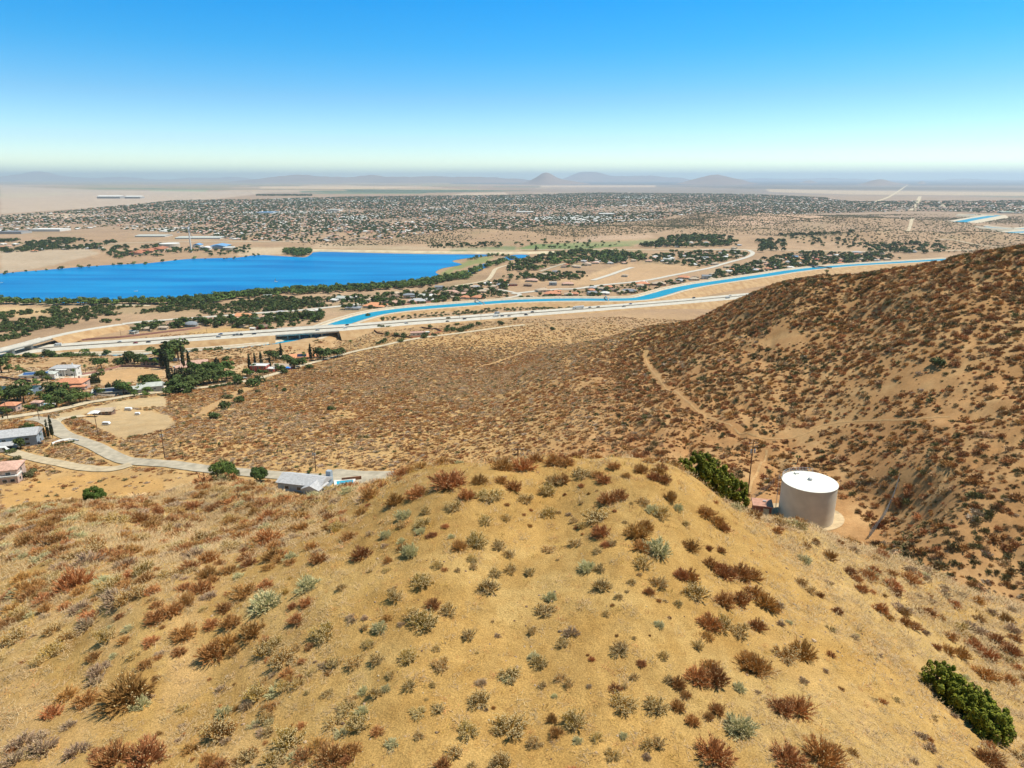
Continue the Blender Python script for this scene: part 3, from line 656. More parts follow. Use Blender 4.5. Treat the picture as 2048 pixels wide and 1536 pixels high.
# ------------------------------------------------------------------ plants
def blade(mb, p0, p1, p2, w_, side, tint):
    s = side*w_
    mb.add([p0-s, p0+s, p1+s*.8, p1-s*.8, p2+s*.25, p2-s*.25], [(0, 1, 2, 3), (3, 2, 4, 5)], tint)
def twig_bush(seed, stems, twigs, hgt, droop=0., heads=0, wst=.016, wtw=.013, spread=1.0):
    rd = random.Random(seed); mb = MB(); hd = MB()
    offs = [(rd.uniform(-.25, .25), rd.uniform(-.25, .25)) for _ in range(5)]
    for i in range(stems):
        a = rd.uniform(0, 2*math.pi); e = math.asin(rd.uniform(.02, 1.0)**.85); ox, oy = rd.choice(offs)
        L = rd.uniform(.72, 1.0)*(1+.18*math.sin(3*a+seed)); d = Vector((math.cos(a)*math.cos(e)*spread, math.sin(a)*math.cos(e)*spread, math.sin(e)*hgt))
        base = Vector((ox*.5+d.x*.08, oy*.5+d.y*.08, -.05)); tip = Vector((ox, oy, 0))*.6+d*L
        midp = base.lerp(tip, .5)+Vector((0, 0, -.06*L+droop)); side = d.cross(Vector((rd.uniform(-1, 1), rd.uniform(-1, 1), rd.uniform(-1, 1)))).normalized()
        t0 = rd.random(); blade(mb, base, midp, tip, wst, side, t0*.5)
        for j in range(twigs):
            t = rd.uniform(.35, 1.0); q = (base.lerp(midp, t*2) if t < .5 else midp.lerp(tip, t*2-1))
            dd = (d.normalized()+Vector((rd.gauss(0, .45), rd.gauss(0, .45), rd.gauss(.45, .35)))).normalized(); l = rd.uniform(.12, .30)
            tp = q+dd*l; sd_ = dd.cross(Vector((rd.uniform(-1, 1), rd.uniform(-1, 1), rd.uniform(-1, 1)))).normalized()
            blade(mb, q, q+dd*l*.5, tp, wtw, sd_, rd.random())
            if heads and rd.random() < heads:
                r_ = .030; hd.add([tp+Vector((r_, 0, 0)), tp+Vector((0, r_, 0)), tp+Vector((-r_, 0, 0)), tp+Vector((0, -r_, 0)), tp+Vector((0, 0, r_))], [(0, 1, 4), (1, 2, 4), (2, 3, 4), (3, 0, 4), (3, 2, 1, 0)])
    return mb, hd
mTw = {'R': mat('reddish_brown_twigs', (.68,.35,.125), attr='tint', col2=(.38,.18,.06), rand=.28), 'O': mat('olive_brown_twigs', (.66,.41,.095), attr='tint', col2=(.33,.175,.042), rand=.28),
    'G': mat('pale_sage_leaves', (.74,.70,.40), attr='tint', col2=(.46,.42,.20), rand=.15), 'W': mat('grey_dead_twigs', (.66,.49,.33), attr='tint', col2=(.40,.26,.15), rand=.15),
    'Y': mat('straw_yellow_grass', (.62,.42,.10), attr='tint', col2=(.45,.27,.06), rand=.1)}
mHead = mat('dry_seed_heads', (.74,.58,.30), var=.15, scale=30)
mLeaf = {'dark': mat('dark_evergreen_leaves', (.10,.135,.034), attr='tint', col2=(.042,.065,.016), rand=.25), 'broad': mat('broad_green_leaves', (.10,.15,.03), attr='tint', col2=(.04,.075,.016), rand=.25),
    'light': mat('light_green_leaves', (.17,.23,.05), attr='tint', col2=(.07,.12,.026), rand=.25), 'jun': mat('juniper_foliage', (.26,.27,.02), attr='tint', col2=(.07,.09,.01), rand=.1),
    'pepper': mat('fine_green_foliage', (.12,.17,.028), attr='tint', col2=(.05,.085,.014), rand=.1), 'cyp': mat('cypress_foliage', (.05,.06,.022), attr='tint', col2=(.022,.028,.012), rand=.2),
    'olive': mat('olive_scrub_leaves', (.15,.145,.055), attr='tint', col2=(.07,.07,.025), rand=.25), 'rust': mat('rusty_dead_foliage', (.20,.10,.055), attr='tint', col2=(.09,.04,.03), rand=.1),
    'yel': mat('yellow_flowering_leaves', (.42,.38,.04), attr='tint', col2=(.2,.2,.03), rand=.1)}
mTrunk = mat('brown_bark', (.13,.09,.06), var=.2, scale=3)
SH = {}
spec_ = {'R': [(95, 34, .85), (110, 30, .75), (90, 34, .95)], 'O': [(60, 26, .9), (70, 24, .75), (50, 30, 1.0)], 'G': [(100, 30, .8), (90, 28, .65)], 'W': [(70, 24, .55), (80, 20, .45)], 'Y': [(160, 4, .95)]}
for k_, l in spec_.items():
    for i, (a, b_, h) in enumerate(l):
        m1, m2 = twig_bush(hash((k_, i)) % 97 if False else ord(k_)*10+i, a, b_, h, heads={'R': .02, 'O': .38, 'G': .15, 'W': .03, 'Y': 0}[k_], wtw=.016 if k_ in 'GW' else .013)
        nt_ = len(m1.f); m1.add(m2.v, m2.f, .5) if m2.v else None; me_ = m1.mesh('twigs', mTw[k_]); me_.materials.append(mHead); me_.polygons.foreach_set('material_index', [0]*nt_+[1]*(len(m1.f)-nt_)); SH.setdefault(k_, []).append((me_, None))
SHL = {'R': ('reddish-brown bush', 'scrub_bush'), 'O': ('olive-brown bush', 'buckwheat_bush'), 'G': ('pale sage bush', 'sage_bush'), 'W': ('bleached dead bush', 'dead_bush'), 'Y': ('yellow grass tuft', 'grass_tuft')}
fg = []
def zone_fg(u, v, y):
    r = math.hypot(*y[:2])
    if u < 620-(v-1100)*.55: return ('low' if v > 1250 else 'up')+' on left slope'
    if u > 1500+(v-1000)*.55: return ('low' if v > 1250 else 'up')+' on right slope'
    if v < 1010: return 'along hilltop crest'
    return 'on upper hilltop' if v < 1180 else 'on middle hilltop' if v < 1340 else 'on lower hilltop'
def shrub(u, v, wpx, k_, hf=1.0):
    p = P(u, v)
    if p.y > 130: return
    R0 = wpx/ppm(p)*.56
    msh = SH[k_][random.randrange(len(SH[k_]))]
    o = bpy.data.objects.new(SHL[k_][1], msh[0]); C.objects.link(o); p.y += R0*.35; p.z = float(zt(p.x, p.y)); o.location = p
    o.rotation_euler.z = random.uniform(0, 6.28); o.scale = (R0*random.uniform(.88, 1.05), R0*random.uniform(.88, 1.05), R0*hf*random.uniform(.85, 1.1))
    tag(o, cat='grass' if k_ == 'Y' else 'bush', group='dry bushes growing on the near hilltop')
    size = 'large ' if wpx > 125 else 'small ' if wpx < 42 else ''
    autolabel(o, size+SHL[k_][0]+' '+zone_fg(u, v, p))
    if msh[1]:
        h = bpy.data.objects.new('seed_heads', msh[1]); C.objects.link(h); h.parent = o
    fg.append((p.x, p.y, R0))
def shrubs(txt, ox, oy, sc):
    for t in txt.split():
        a = t.split(','); k_ = a[3] if len(a) > 3 else 'O'
        shrub(ox+int(a[0])/sc, oy+int(a[1])/sc, int(a[2])/sc, k_, float(a[4]) if len(a) > 4 else 1.0)
shrubs('''515,188,190,R,.8 665,162,90,R 365,228,120,R 255,268,100,R 135,238,100,R 780,98,120,R 870,100,120,R 940,60,80,R 1020,72,90,R 1085,76,90,R 1160,135,95,O 1270,160,80,R 1025,168,90,O 1070,160,80,R 830,197,90,R 995,218,90,O
720,240,110,O 670,235,80,O 605,238,90,R 770,160,70,R 890,255,90,O 540,292,95,O 300,335,90,G 405,310,60,O 280,380,60,O 390,370,80,O 380,405,60,G 215,425,70,G 135,415,50,W 330,515,90,G,1.3 290,450,50,G 90,525,110,R 695,363,80,O
800,345,55,O 500,378,40,R 445,418,40,R 530,425,35,G 205,470,40,W 220,548,50,R 215,590,40,O 135,592,28,O 650,468,110,O 570,485,80,R 755,482,75,O 630,540,60,O 815,522,60,O 465,572,65,O 815,598,70,O 740,612,70,O 910,605,65,O
635,577,50,O 560,590,35,O 385,668,110,O 260,735,85,O 720,693,110,O 1000,325,85,O 1050,308,30,O 1100,318,35,W 1225,352,140,O,.7 1165,380,60,O 1250,417,100,R 1310,460,50,O 1290,262,110,R 1345,240,90,R 1380,135,50,R 1320,92,70,R
1450,112,80,R 1510,145,80,R 1555,160,90,R 1590,247,75,R 1460,268,75,O 1550,332,95,O 1625,292,60,G 1430,430,130,R 1470,390,100,R 1530,510,150,G 1445,488,90,R 1460,577,110,O 1190,585,90,G 1235,500,50,O 1250,585,60,O 1270,683,95,O 1540,668,90,O 1640,622,80,R
1490,702,55,R 1405,650,45,O 1340,722,45,O 985,800,105,O 1010,725,70,G 350,828,100,O 400,868,140,O 440,765,80,R 515,797,95,O 185,877,80,G 110,822,45,W 50,835,45,W 110,870,45,O 285,852,40,W 615,917,90,O 755,905,40,W 920,890,60,O
1110,897,90,W 1070,952,75,O 1345,977,85,O 1535,857,60,G 1280,802,45,O 1630,757,50,O 135,957,60,O 455,972,50,O 320,1028,100,O 480,1058,90,O 165,1037,80,O 60,1052,90,O 930,1015,70,G 960,1052,85,O 810,1112,110,O 1060,1112,60,O
1100,1147,60,O 970,1152,45,O 1210,1020,35,R 1560,1012,60,O 1450,1047,50,R 1420,1112,55,O 1625,1150,90,R 1580,1130,60,O 1370,1150,40,O 1365,1268,140,O 1520,1268,115,O 675,1140,70,W 665,1238,115,O 325,1167,80,O 165,1197,90,O 105,1180,60,G 215,1165,50,G
50,1217,60,O 440,1145,35,O 235,1100,50,O 370,1287,90,O,.6 460,1270,80,O,.7 100,1280,80,G 60,1362,130,O 605,1387,110,O 370,1397,55,O 540,1488,95,O 820,1383,160,O 740,1368,50,O 930,1437,80,O 1135,1352,140,O 1015,1317,60,R 1040,1387,80,R 1235,1407,65,O
1140,1417,50,G 1365,1395,50,G 1480,1450,80,O 1530,1440,80,O 1310,1492,80,O 1475,1497,55,W 770,1540,120,O 50,1472,90,R 1030,1197,35,G 1195,1150,35,W 1630,1262,80,R 630,1545,60,O 20,1520,70,R 490,1540,80,R 700,1262,25,W 735,1252,25,R 655,985,20,O 1190,995,18,R 410,1210,22,O
730,835,20,O 1045,535,22,O 910,372,28,R 1160,180,35,R 1195,215,20,R 1080,220,22,R 1235,200,20,O 800,270,28,R 915,295,22,R 1160,262,28,O 1320,300,25,R 1370,355,28,O 1400,262,22,O 1165,410,18,R 1440,610,30,O 1380,690,25,O 1310,755,25,R 1535,735,28,R 1565,735,22,O 1585,815,22,R 1415,915,25,O 1490,900,15,R 1330,902,20,R''', 683, 900, 2.416)
shrubs('''640,1210,300,R,.85 590,1530,200,R,.9 740,1530,230,R,.9 370,603,190,R 740,533,130,O 570,612,140,O 650,680,120,O 735,640,110,O 270,950,120,O 335,880,110,O 180,1000,90,O 800,775,120,R 890,740,130,R 960,690,110,R 1040,620,120,R 1080,540,120,R 980,500,110,R 1080,460,110,R 950,862,140,R 1110,975,150,R 1180,910,130,R 1370,960,130,O 1430,920,110,O 1470,1005,150,O 1545,930,70,O 1320,852,140,R 1205,802,120,R 1100,802,90,R
1170,722,90,R 1270,642,160,R,.7 1380,712,180,G,.85 1610,602,130,G 1490,627,60,Y 1255,697,35,Y 1520,547,30,Y 1760,300,50,Y 1600,690,80,R 1530,703,60,R 1430,447,120,R 1520,447,80,G 1630,390,80,R 1670,462,110,R 1390,370,160,R 1250,347,90,R 1050,377,130,O 730,347,90,O 860,312,110,O 580,257,150,O,.7 720,252,110,R 810,212,90,R
130,372,140,R,.7 270,372,140,R,.7 470,412,150,O,.8 270,832,100,O 550,882,110,O 130,635,150,R 50,732,110,R 190,655,70,R 110,762,80,R 230,722,80,R 60,882,130,O 410,722,140,W 440,812,140,W 430,480,180,W 650,490,130,W 610,690,200,W 500,1062,150,W 1010,435,130,W 260,1272,110,R 340,1180,110,R 440,1212,130,R 730,1222,100,G 770,1180,70,W
1340,1182,140,O 1560,1112,80,O 1480,1132,90,O 1370,1100,70,O 1165,1275,100,G 1150,1385,180,O 1390,1302,90,O 1385,1250,70,O 1400,1372,80,O 1510,1442,170,O 1280,1512,120,O 1430,1535,130,O 1730,1522,170,R 1690,862,140,O 1735,1017,90,O 1610,1152,35,O 1790,602,60,O 1090,1535,110,R 100,1432,150,W 200,1470,160,W 60,1525,140,W 380,1480,140,W 1285,1232,90,W 1180,1412,60,W 1400,242,120,R 1320,222,90,R 1580,292,90,R
1760,290,90,O 1550,783,100,R 1700,790,25,O 850,805,30,R 960,1370,30,R 1265,1010,25,W 1580,990,45,R 1650,985,30,W 1675,1170,18,O 930,1400,40,W 1340,1325,40,W 1580,240,110,R,.7 1500,230,90,R,.7 1200,250,80,O 1110,190,90,R,.7 1000,180,110,R,.6 900,180,110,W,.6 640,180,110,R,.6 520,200,120,R,.6 400,230,110,O,.6 280,250,110,R,.6 160,280,110,R,.6 60,300,90,R,.6 1300,150,90,R,.6 1400,170,100,R,.6 1500,140,90,R,.6 1620,130,80,O,.6 1180,130,90,O,.6 1050,120,90,R,.6 930,140,90,W,.6 800,120,80,R,.6 700,100,60,R,.6 1250,90,80,R,.6 1350,100,80,R,.6 1480,80,70,R,.6 900,90,70,W,.6 1050,70,70,R,.6 1150,60,70,R,.6''', 0, 950, 2.621)
shrubs('''250,455,140,R 330,450,150,R 400,455,120,R 210,420,100,R 240,610,140,R 330,600,140,R 410,560,120,R 480,620,150,R 530,640,90,R 160,385,100,R 90,575,160,O 130,100,120,R 200,150,110,R 240,182,80,R 50,295,110,R 20,152,50,O 150,292,55,R 220,302,60,R 40,465,120,R 150,740,150,R 230,760,140,O 330,780,130,O 430,748,110,R 90,855,90,O 380,980,160,R 440,1000,170,R
590,920,150,O 690,910,170,R 90,1050,150,R 190,1060,180,R 160,980,110,R 150,1260,70,R 200,1230,100,R 330,1345,180,G 320,1095,90,G 570,1230,150,R 680,1240,180,R 190,1510,230,R 620,1535,220,R 820,1535,240,R 130,1522,60,G 740,540,80,O 790,560,60,R 890,655,70,R 1000,470,80,R 960,430,80,R 1030,530,80,R 850,345,90,R 1140,650,100,R 1190,690,60,R 1280,720,80,R 1330,745,90,R 1390,772,60,W 1270,662,80,R 1230,552,70,R 1100,425,90,R
710,275,60,R 760,255,60,R 580,150,90,O 670,165,90,O 620,110,80,R 540,195,70,R 1530,890,90,R 1600,910,110,R 1540,805,90,R 1680,860,110,R 1760,920,130,R 1740,1030,140,R,.8 1880,1055,100,R 1810,825,100,R 1890,892,110,R 1460,860,60,R 1420,1440,90,W 1370,1370,80,W 1780,1530,170,R 20,1135,70,R 60,1292,90,R 1910,810,80,R 1640,740,90,W 1700,700,80,R 1560,620,70,R 1480,690,60,R 1350,560,60,W 1430,600,70,W 1200,440,70,R 1300,420,80,W 1400,470,80,W 1150,330,70,R 1060,260,60,W 980,300,80,W 900,260,60,R 1500,520,80,W 1600,560,80,W 1700,600,80,R 1780,660,80,W 1860,700,80,R 1900,760,90,W
1360,650,60,R 560,720,60,W 990,800,60,W 820,990,50,W 1130,900,40,W 430,1110,40,W 690,1050,70,W 1890,640,70,W 1760,580,60,W 1660,500,60,R 1310,360,60,W 1230,300,50,R 1240,610,50,W 1330,1510,60,W 1560,1250,50,W''', 1366, 1000, 2.865)

# leafy crowns
def crown(seed, lobes, n_, leaf, flat_=1.0, base=0.0, shape=None):
    rd = random.Random(seed); mb = MB()
    for i in range(n_):
        c, r = lobes[rd.randrange(len(lobes))]
        while True:
            d = Vector((rd.gauss(0, 1), rd.gauss(0, 1), rd.gauss(0, 1))).normalized()
            if d.z > -.55: break
        p = Vector(c)+Vector((d.x*r[0], d.y*r[1], d.z*r[2]))*rd.uniform(.45, 1.0)**.5
        nrm = (d+Vector((rd.gauss(0, .5), rd.gauss(0, .5), rd.gauss(.2, .5)))).normalized(); a = nrm.orthogonal().normalized(); b_ = nrm.cross(a); t = rd.uniform(0, 6.28)
        a, b_ = a*math.cos(t)+b_*math.sin(t), b_*math.cos(t)-a*math.sin(t); s = leaf*rd.uniform(.6, 1.25)
        mb.add([p-a*s-b_*s*.4, p+a*s*.2-b_*s*.7, p+a*s+b_*s*.2, p+a*s*.1+b_*s*.8], [(0, 1, 2, 3)], rd.random())
    return mb
def lob(seed, n_, R0, z0, z1, r0, r1):
    rd = random.Random(seed); out = []
    for i in range(n_):
        a = rd.uniform(0, 6.28); q = R0*math.sqrt(rd.random()); r = rd.uniform(r0, r1)
        out.append(((q*math.cos(a), q*math.sin(a), rd.uniform(z0, z1)), (r, r, r*.75)))
    return out
TP = {}
def trunk_mesh(h, r, seed, lean=.03):
    rd = random.Random(seed); mb = MB(); t = Vector((rd.uniform(-lean, lean), rd.uniform(-lean, lean), h)); mb.tube((0, 0, -.05), t, r, r*.6, 6)
    for i in range(3): mb.tube(t*.8, t+Vector((rd.uniform(-.16, .16), rd.uniform(-.16, .16), rd.uniform(.1, .25))), r*.5, r*.2, 5)
    return mb.mesh('trunk', mTrunk)
for s in range(3):
    for k_, mk in (('broad', 'broad'), ('light', 'light'), ('evergreen', 'dark')):
        TP.setdefault(k_, []).append((crown(s*7+3, lob(s+1, 7, .26, .38, .78, .16, .27), 420, .062).mesh('crown', mLeaf[mk]), trunk_mesh(.42, .035, s)))
    TP.setdefault('bush', []).append((crown(s*5+1, lob(s+9, 6, .38, .22, .55, .28, .46), 300, .10).mesh('crown', mLeaf['dark']), None))
    TP.setdefault('olive', []).append((crown(s*5+2, lob(s+19, 6, .38, .22, .55, .28, .46), 300, .10).mesh('crown', mLeaf['olive']), None))
    TP.setdefault('cypress', []).append((crown(s*5+1, [((0, 0, .5), (.065+.01*s, .065+.01*s, .5)), ((0, 0, .3), (.08+.01*s, .08+.01*s, .3))], 320, .05).mesh('crown', mLeaf['cyp']), trunk_mesh(.2, .02, s, .005)))
    TP.setdefault('pine', []).append((crown(s*5+4, [((0, 0, .2+.15*i), (.30-.05*i, .30-.05*i, .13)) for i in range(5)], 420, .055).mesh('crown', mLeaf['dark']), trunk_mesh(.3, .03, s)))
TN = {'broad': ('broadleaf_tree', 'bushy green tree', 'tree'), 'light': ('cottonwood_tree', 'light green tree', 'tree'), 'evergreen': ('evergreen_tree', 'dark green tree', 'tree'), 'bush': ('juniper_bush', 'dark green bush', 'bush'),
    'olive': ('scrub_bush', 'olive bush', 'bush'), 'cypress': ('cypress_tree', 'tall narrow dark cypress', 'tree'), 'pine': ('pine_tree', 'pointed dark pine tree', 'tree')}
def tree(k_, x, y, h, zone, wide=1.0, label=None, group=None, z=None):
    nm, lb, ct = TN[k_]; cm, tm = TP[k_][random.randrange(3)]; z = float(zt(x, y)) if z is None else z
    rz = random.uniform(0, 6.28); sc = (h*wide, h*wide, h)
    if tm is None:
        o = bpy.data.objects.new(nm, cm); C.objects.link(o); o.location = (x, y, z-.03*h); o.rotation_euler.z = rz; o.scale = sc
    else:
        o = empty(nm, (x, y, z), rz); o.scale = sc
        for n__, me_ in (('crown', cm), ('trunk', tm)):
            c = bpy.data.objects.new(n__, me_); C.objects.link(c); c.parent = o
    tag(o, label, ct, group)
    if not label: autolabel(o, lb+' '+zone)
    return o
def treepx(k_, u, v, hpx, zone, wide=1.0, label=None, group=None):
    p = P(u, v); return tree(k_, p.x, p.y, hpx/ppm(p)*1.02, zone, wide, label, group)

# junipers of the near hill: many sprays on several limbs
def juniper(name, label, spine, R0, hgt, n_, leaf, mk, cat='bush'):
    rd = random.Random(n_); o = empty(name, spine[0], 0, label, cat); base = Vector(spine[0]); lobes = []
    for i, s in enumerate(spine):
        s = Vector(s); z = float(zt(s.x, s.y))
        for j in range(80):
            a = rd.uniform(0, 6.28); q = R0*.92*math.sqrt(rd.random()); r = rd.uniform(.08, .17)*R0
            lobes.append(((s.x+q*math.cos(a)-base.x, s.y+q*math.sin(a)-base.y, z-base.z+hgt*rd.uniform(.05, .95)*(1-.45*(q/R0)**2)), (r, r, r*1.9)))
    o['z'] = 0; del o['z']
    crown(n_, lobes, n_, leaf).build('crown', mLeaf[mk], o)
    mb = MB()
    for s in spine:
        s = Vector(s); z = float(zt(s.x, s.y))
        for j in range(4):
            a = rd.uniform(0, 6.28); mb.tube((s.x-base.x, s.y-base.y, z-base.z-.2), (s.x-base.x+math.cos(a)*R0*.5, s.y-base.y+math.sin(a)*R0*.5, z-base.z+hgt*.6), .07, .03, 6)
    mb.build('trunk', mTrunk, o); return o
def P3(u, v):
    p = P(u, v); return (p.x, p.y, p.z)
juniper('juniper_bush', 'big bright green juniper sprawling down the slope at the lower right', [P3(1880, 1385), P3(1908, 1412), P3(1940, 1440), P3(1972, 1466)], .85, 1.25, 30000, .045, 'jun')
jp = [P3(1392, 958), P3(1425, 985), P3(1462, 1010)]; jp = [(x+.6, y+2.0, zt(x+.6, y+2.0)) for x, y, z in jp]
juniper('juniper_bush', 'dark green juniper mass just behind the hilltop crest beside the water tank', [(float(x), float(y), float(z)) for x, y, z in jp], 1.15, 1.9, 26000, .06, 'jun')

# trees round the near houses, one by one
for u, v, h, w_, k_, lab in [(455,961,40,1.35,'broad','big round green tree beside the road above the grey-roofed house'), (520,965,32,1.0,'pine','layered green conifer left of the grey-roofed house'),
    (190,1004,32,1.15,'broad','lone round green tree on the tan slope at the left'), (1875,730,22,1.2,'bush','solitary bright green bush high on the right hillside')]:
    p = P(u, v)
    if k_ == 'bush': treepx('bush', u, v, h, '', w_, lab)
    else:
        t = empty('broadleaf_tree' if k_ == 'broad' else 'conifer_tree', p, 0, lab, 'tree'); hh = h/ppm(p); R1 = hh*.55*w_
        crown(int(u), lob(int(u), 16, R1*.75, hh*.25, hh*.78, R1*.3, R1*.5), 3800, hh*.045).build('crown', mLeaf['pepper' if k_ == 'broad' else 'broad'], t)
        mb = MB(); mb.tube((0, 0, -.3), (.1, 0, hh*.5), hh*.05, hh*.03, 8); mb.build('trunk', mTrunk, t)
for (u, v, h) in [(86,880,20),(91,879,30),(98,878,42),(106,877,50)]: treepx('cypress', u, v, h, 'beside the grey-roofed house', .62, group='cypresses in a short row by the drive')
for (u, v, h, w_, k_) in [(42,898,28,1.1,'evergreen'),(52,870,24,.9,'evergreen'),(60,862,20,1.1,'broad'),(78,883,26,.7,'broad'),(70,862,14,1.3,'bush'),(24,906,10,1.5,'olive'),(35,918,10,1.5,'olive'),(66,888,10,1.0,'olive'),(20,904,10,1.4,'bush'),(55,955,14,1.3,'olive'),(66,945,10,1.6,'olive'),(147,838,7,1.6,'bush'),(620,950,16,.8,'evergreen'),(575,962,20,.7,'evergreen'),(640,958,14,.8,'evergreen'),(594,957,16,.8,'olive')]:
    treepx(k_, u, v, h, 'near the closest houses', w_)
for i in range(8): treepx('bush', 111+i*5.2, 892-i*1.1, 6, 'in the low hedge by the drive', .7, group='clipped bushes along the white wall')
NB = '''30,728,18,b 20,735,22,b 38,727,16,b 55,728,18,e 62,728,20,e 70,727,18,b 4,746,28,e 18,745,14,l 97,724,22,e 105,725,20,e 112,724,18,e 132,724,18,e 138,725,18,e 145,728,16,b 155,730,20,e 165,728,24,b 172,730,20,e 180,730,22,e 190,731,22,e 196,735,18,e 204,738,20,b
215,715,14,e 228,728,14,u 236,729,14,u 245,728,14,u 262,725,22,e 268,727,18,e 276,727,18,e 283,730,20,e 198,761,18,e 290,732,16,b 310,731,14,b 264,715,9,u 300,707,12,b 326,725,26,b 333,728,30,b 342,722,34,e 350,720,38,e 358,722,34,e 338,733,22,b 365,712,16,e 389,706,10,u 416,704,10,u 437,713,18,e
452,728,14,e 455,712,12,u 540,718,16,e 547,720,18,e 552,722,14,e 560,715,14,e 575,732,22,e 582,735,20,e 590,738,18,e 598,737,16,e 606,730,14,b 640,720,22,e 648,720,20,e 655,715,18,b 668,716,16,e 675,715,16,b 684,712,16,e 618,738,10,u
40,745,12,l 52,752,12,e 62,753,12,u 75,755,12,l 85,762,20,e 95,765,12,b 58,775,10,l 74,772,12,l 100,790,22,e 110,800,26,e 120,802,30,e 128,806,26,e 125,790,20,l 132,805,22,e 140,812,20,e 150,808,20,l 160,806,16,e 142,802,14,b 173,803,18,l 115,815,20,e 105,812,20,b 96,808,16,l 80,798,14,l 35,800,28,e 42,803,34,e 48,806,30,e 30,800,22,l 15,805,16,l 5,800,22,l 8,828,14,e 20,830,12,b
55,822,12,b 65,820,12,u 85,822,10,b 100,818,12,u 152,789,14,u 200,790,14,b 242,785,22,e 248,790,24,b 254,788,20,l 262,790,14,b 280,786,14,l 292,783,18,e 298,780,24,e 303,778,28,e 296,790,16,l 310,778,18,l 290,795,12,l 270,793,12,b 340,790,18,e 352,782,26,e 358,785,24,e 372,782,18,e 385,778,22,e 392,775,26,e 400,770,24,e 408,768,26,e 418,768,28,e 428,766,26,e 436,766,22,e 445,764,24,b 455,763,20,b 440,755,22,b 450,750,26,b 425,752,24,b 412,752,22,l 398,750,20,b 388,748,22,e 378,756,18,b 462,758,16,b 475,770,14,b 478,760,14,u 410,742,16,l 460,745,14,l 494,755,16,b 510,742,14,b 500,752,12,b 520,752,12,b 565,744,12,e 558,742,12,b 530,747,8,u
435,775,7,u 447,773,7,u 458,771,7,u 469,769,7,u 480,768,7,u 425,777,7,u'''
for t in NB.split():
    u, v, h, k_ = t.split(','); kk = {'b': 'broad', 'e': 'evergreen', 'l': 'light', 'u': 'bush'}[k_]
    treepx(kk, float(u), float(v), float(h)*1.3, 'by valley houses', 1.3 if kk != 'bush' else 1.1, group='garden trees and bushes among the valley houses')
for (u, v, h) in [(213,782,13),(216,782,16),(219,781,18),(222,780,14),(227,780,16),(231,779,18),(236,778,20)]+[(156+i*3.4, 777-i*.3, 16+(i*7) % 6) for i in range(7)]+[(178+i*3.6, 770-i*.4, 14+(i*5) % 6) for i in range(7)]+[(339,770,62),(343,768,30)]+[(348+i*5, 768+(i % 3)*2, 30+(i*11) % 9) for i in range(10)]+[(368,740,60),(380,742,40),(430,736,18),(434,736,22),(438,735,18),(325,738,40),(331,738,46),(336,737,36),(256,728,20),(270,726,16)]+[(500,742,36),(511,735,30),(524,739,36),(541,739,26),(563,717,32),(622,722,36)]+[(6,838,10)]:
    treepx('cypress', u, v, h, 'by valley houses', 1.5 if h < 24 else 1.0 if h < 60 else .6, group='narrow cypresses in the valley gardens')
for (u, v, w_, h, k_, lab) in [(350,785,28,16,'bush','low wide juniper beside the upper dirt road, left one of a pair'),(377,785,32,18,'bush','low wide juniper beside the upper dirt road, right one of a pair'),(452,816,30,20,'bush','dark green juniper mass along the dirt track'),(428,836,28,17,'bush','round dark juniper below the riding ring trail'),
    (478,806,26,19,'bush','green juniper beside the dirt track above its neighbour'),(505,773,30,24,'bush','tall juniper clump where dirt track meets the road'),(520,765,26,18,'bush','wide juniper right beside the road junction'),(570,747,20,16,'bush','round juniper by the red-walled house'),(663,820,20,12,'bush','lone small juniper on the brushy middle slope'),(458,797,26,12,'olive','pale olive bush above the dirt track'),(482,788,16,16,'olive','grey-green branching bush above the dirt track'),(514,786,12,11,'olive','small olive bush between track and joshua tree'),(568,783,12,11,'bush','small dark bush right of the branching joshua tree')]:
    treepx(k_, u, v, h, '', w_/h*.75, lab)
for t in '''705,670,12 686,675,9 711,660,8 762,657,12 777,657,9 765,640,9 736,634,10 775,671,10 793,673,11 808,672,9 806,676,9 802,684,11 770,681,8 757,688,8 765,686,10 850,672,11 838,668,8 895,663,11 905,662,12 860,655,8 868,672,9 848,676,10 920,664,11 925,661,12 935,658,12 942,656,12 914,650,7 896,655,8 1003,650,9 1105,660,9 625,672,7 735,668,8 620,680,8 897,640,8 1000,646,7 957,650,10 1030,640,7'''.split():
    u, v, h = map(float, t.split(',')); treepx('bush', u, v, h, 'below the freeway', 1.05, group='dark bushes scattered below the freeway')

# palms and joshua trees
def palm(u, v, hpx, label, fan=True, cw=1.0):
    p = P(u, v); h = hpx/ppm(p); o = empty('palm_tree', p, 0, label, 'palm'); rd = random.Random(int(u))
    mb = MB(); mb.tube((0, 0, -.3), (rd.uniform(-.3, .3), 0, h*.86), .28, .18, 8); mb.build('trunk', mTrunk, o)
    mb = MB(); top = Vector((0, 0, h*.86)); L = max(1.7, h*.17)*cw
    for i in range(34):
        a = i*2.4; e = rd.uniform(-.5, 1.1); d = Vector((math.cos(a)*math.cos(e), math.sin(a)*math.cos(e), math.sin(e))); sd_ = Vector((-math.sin(a), math.cos(a), 0))*.32
        q1 = top+d*L*.6; q2 = top+d*L+Vector((0, 0, -.35*L)); mb.add([top-sd_*.2, top+sd_*.2, q1+sd_, q1-sd_, q2], [(0, 1, 2, 3), (3, 2, 4)], rd.random())
    mb.build('fronds', mLeaf['broad'], o)
palm(311, 722, 30, 'taller slim palm standing behind the house with solar roof'); palm(318, 722, 26, 'shorter slim palm behind the house with solar roof'); palm(366, 706, 22, 'slim palm beside the large dark tree near the freeway'); palm(260, 727, 20, 'thick palm left of the house with solar roof')
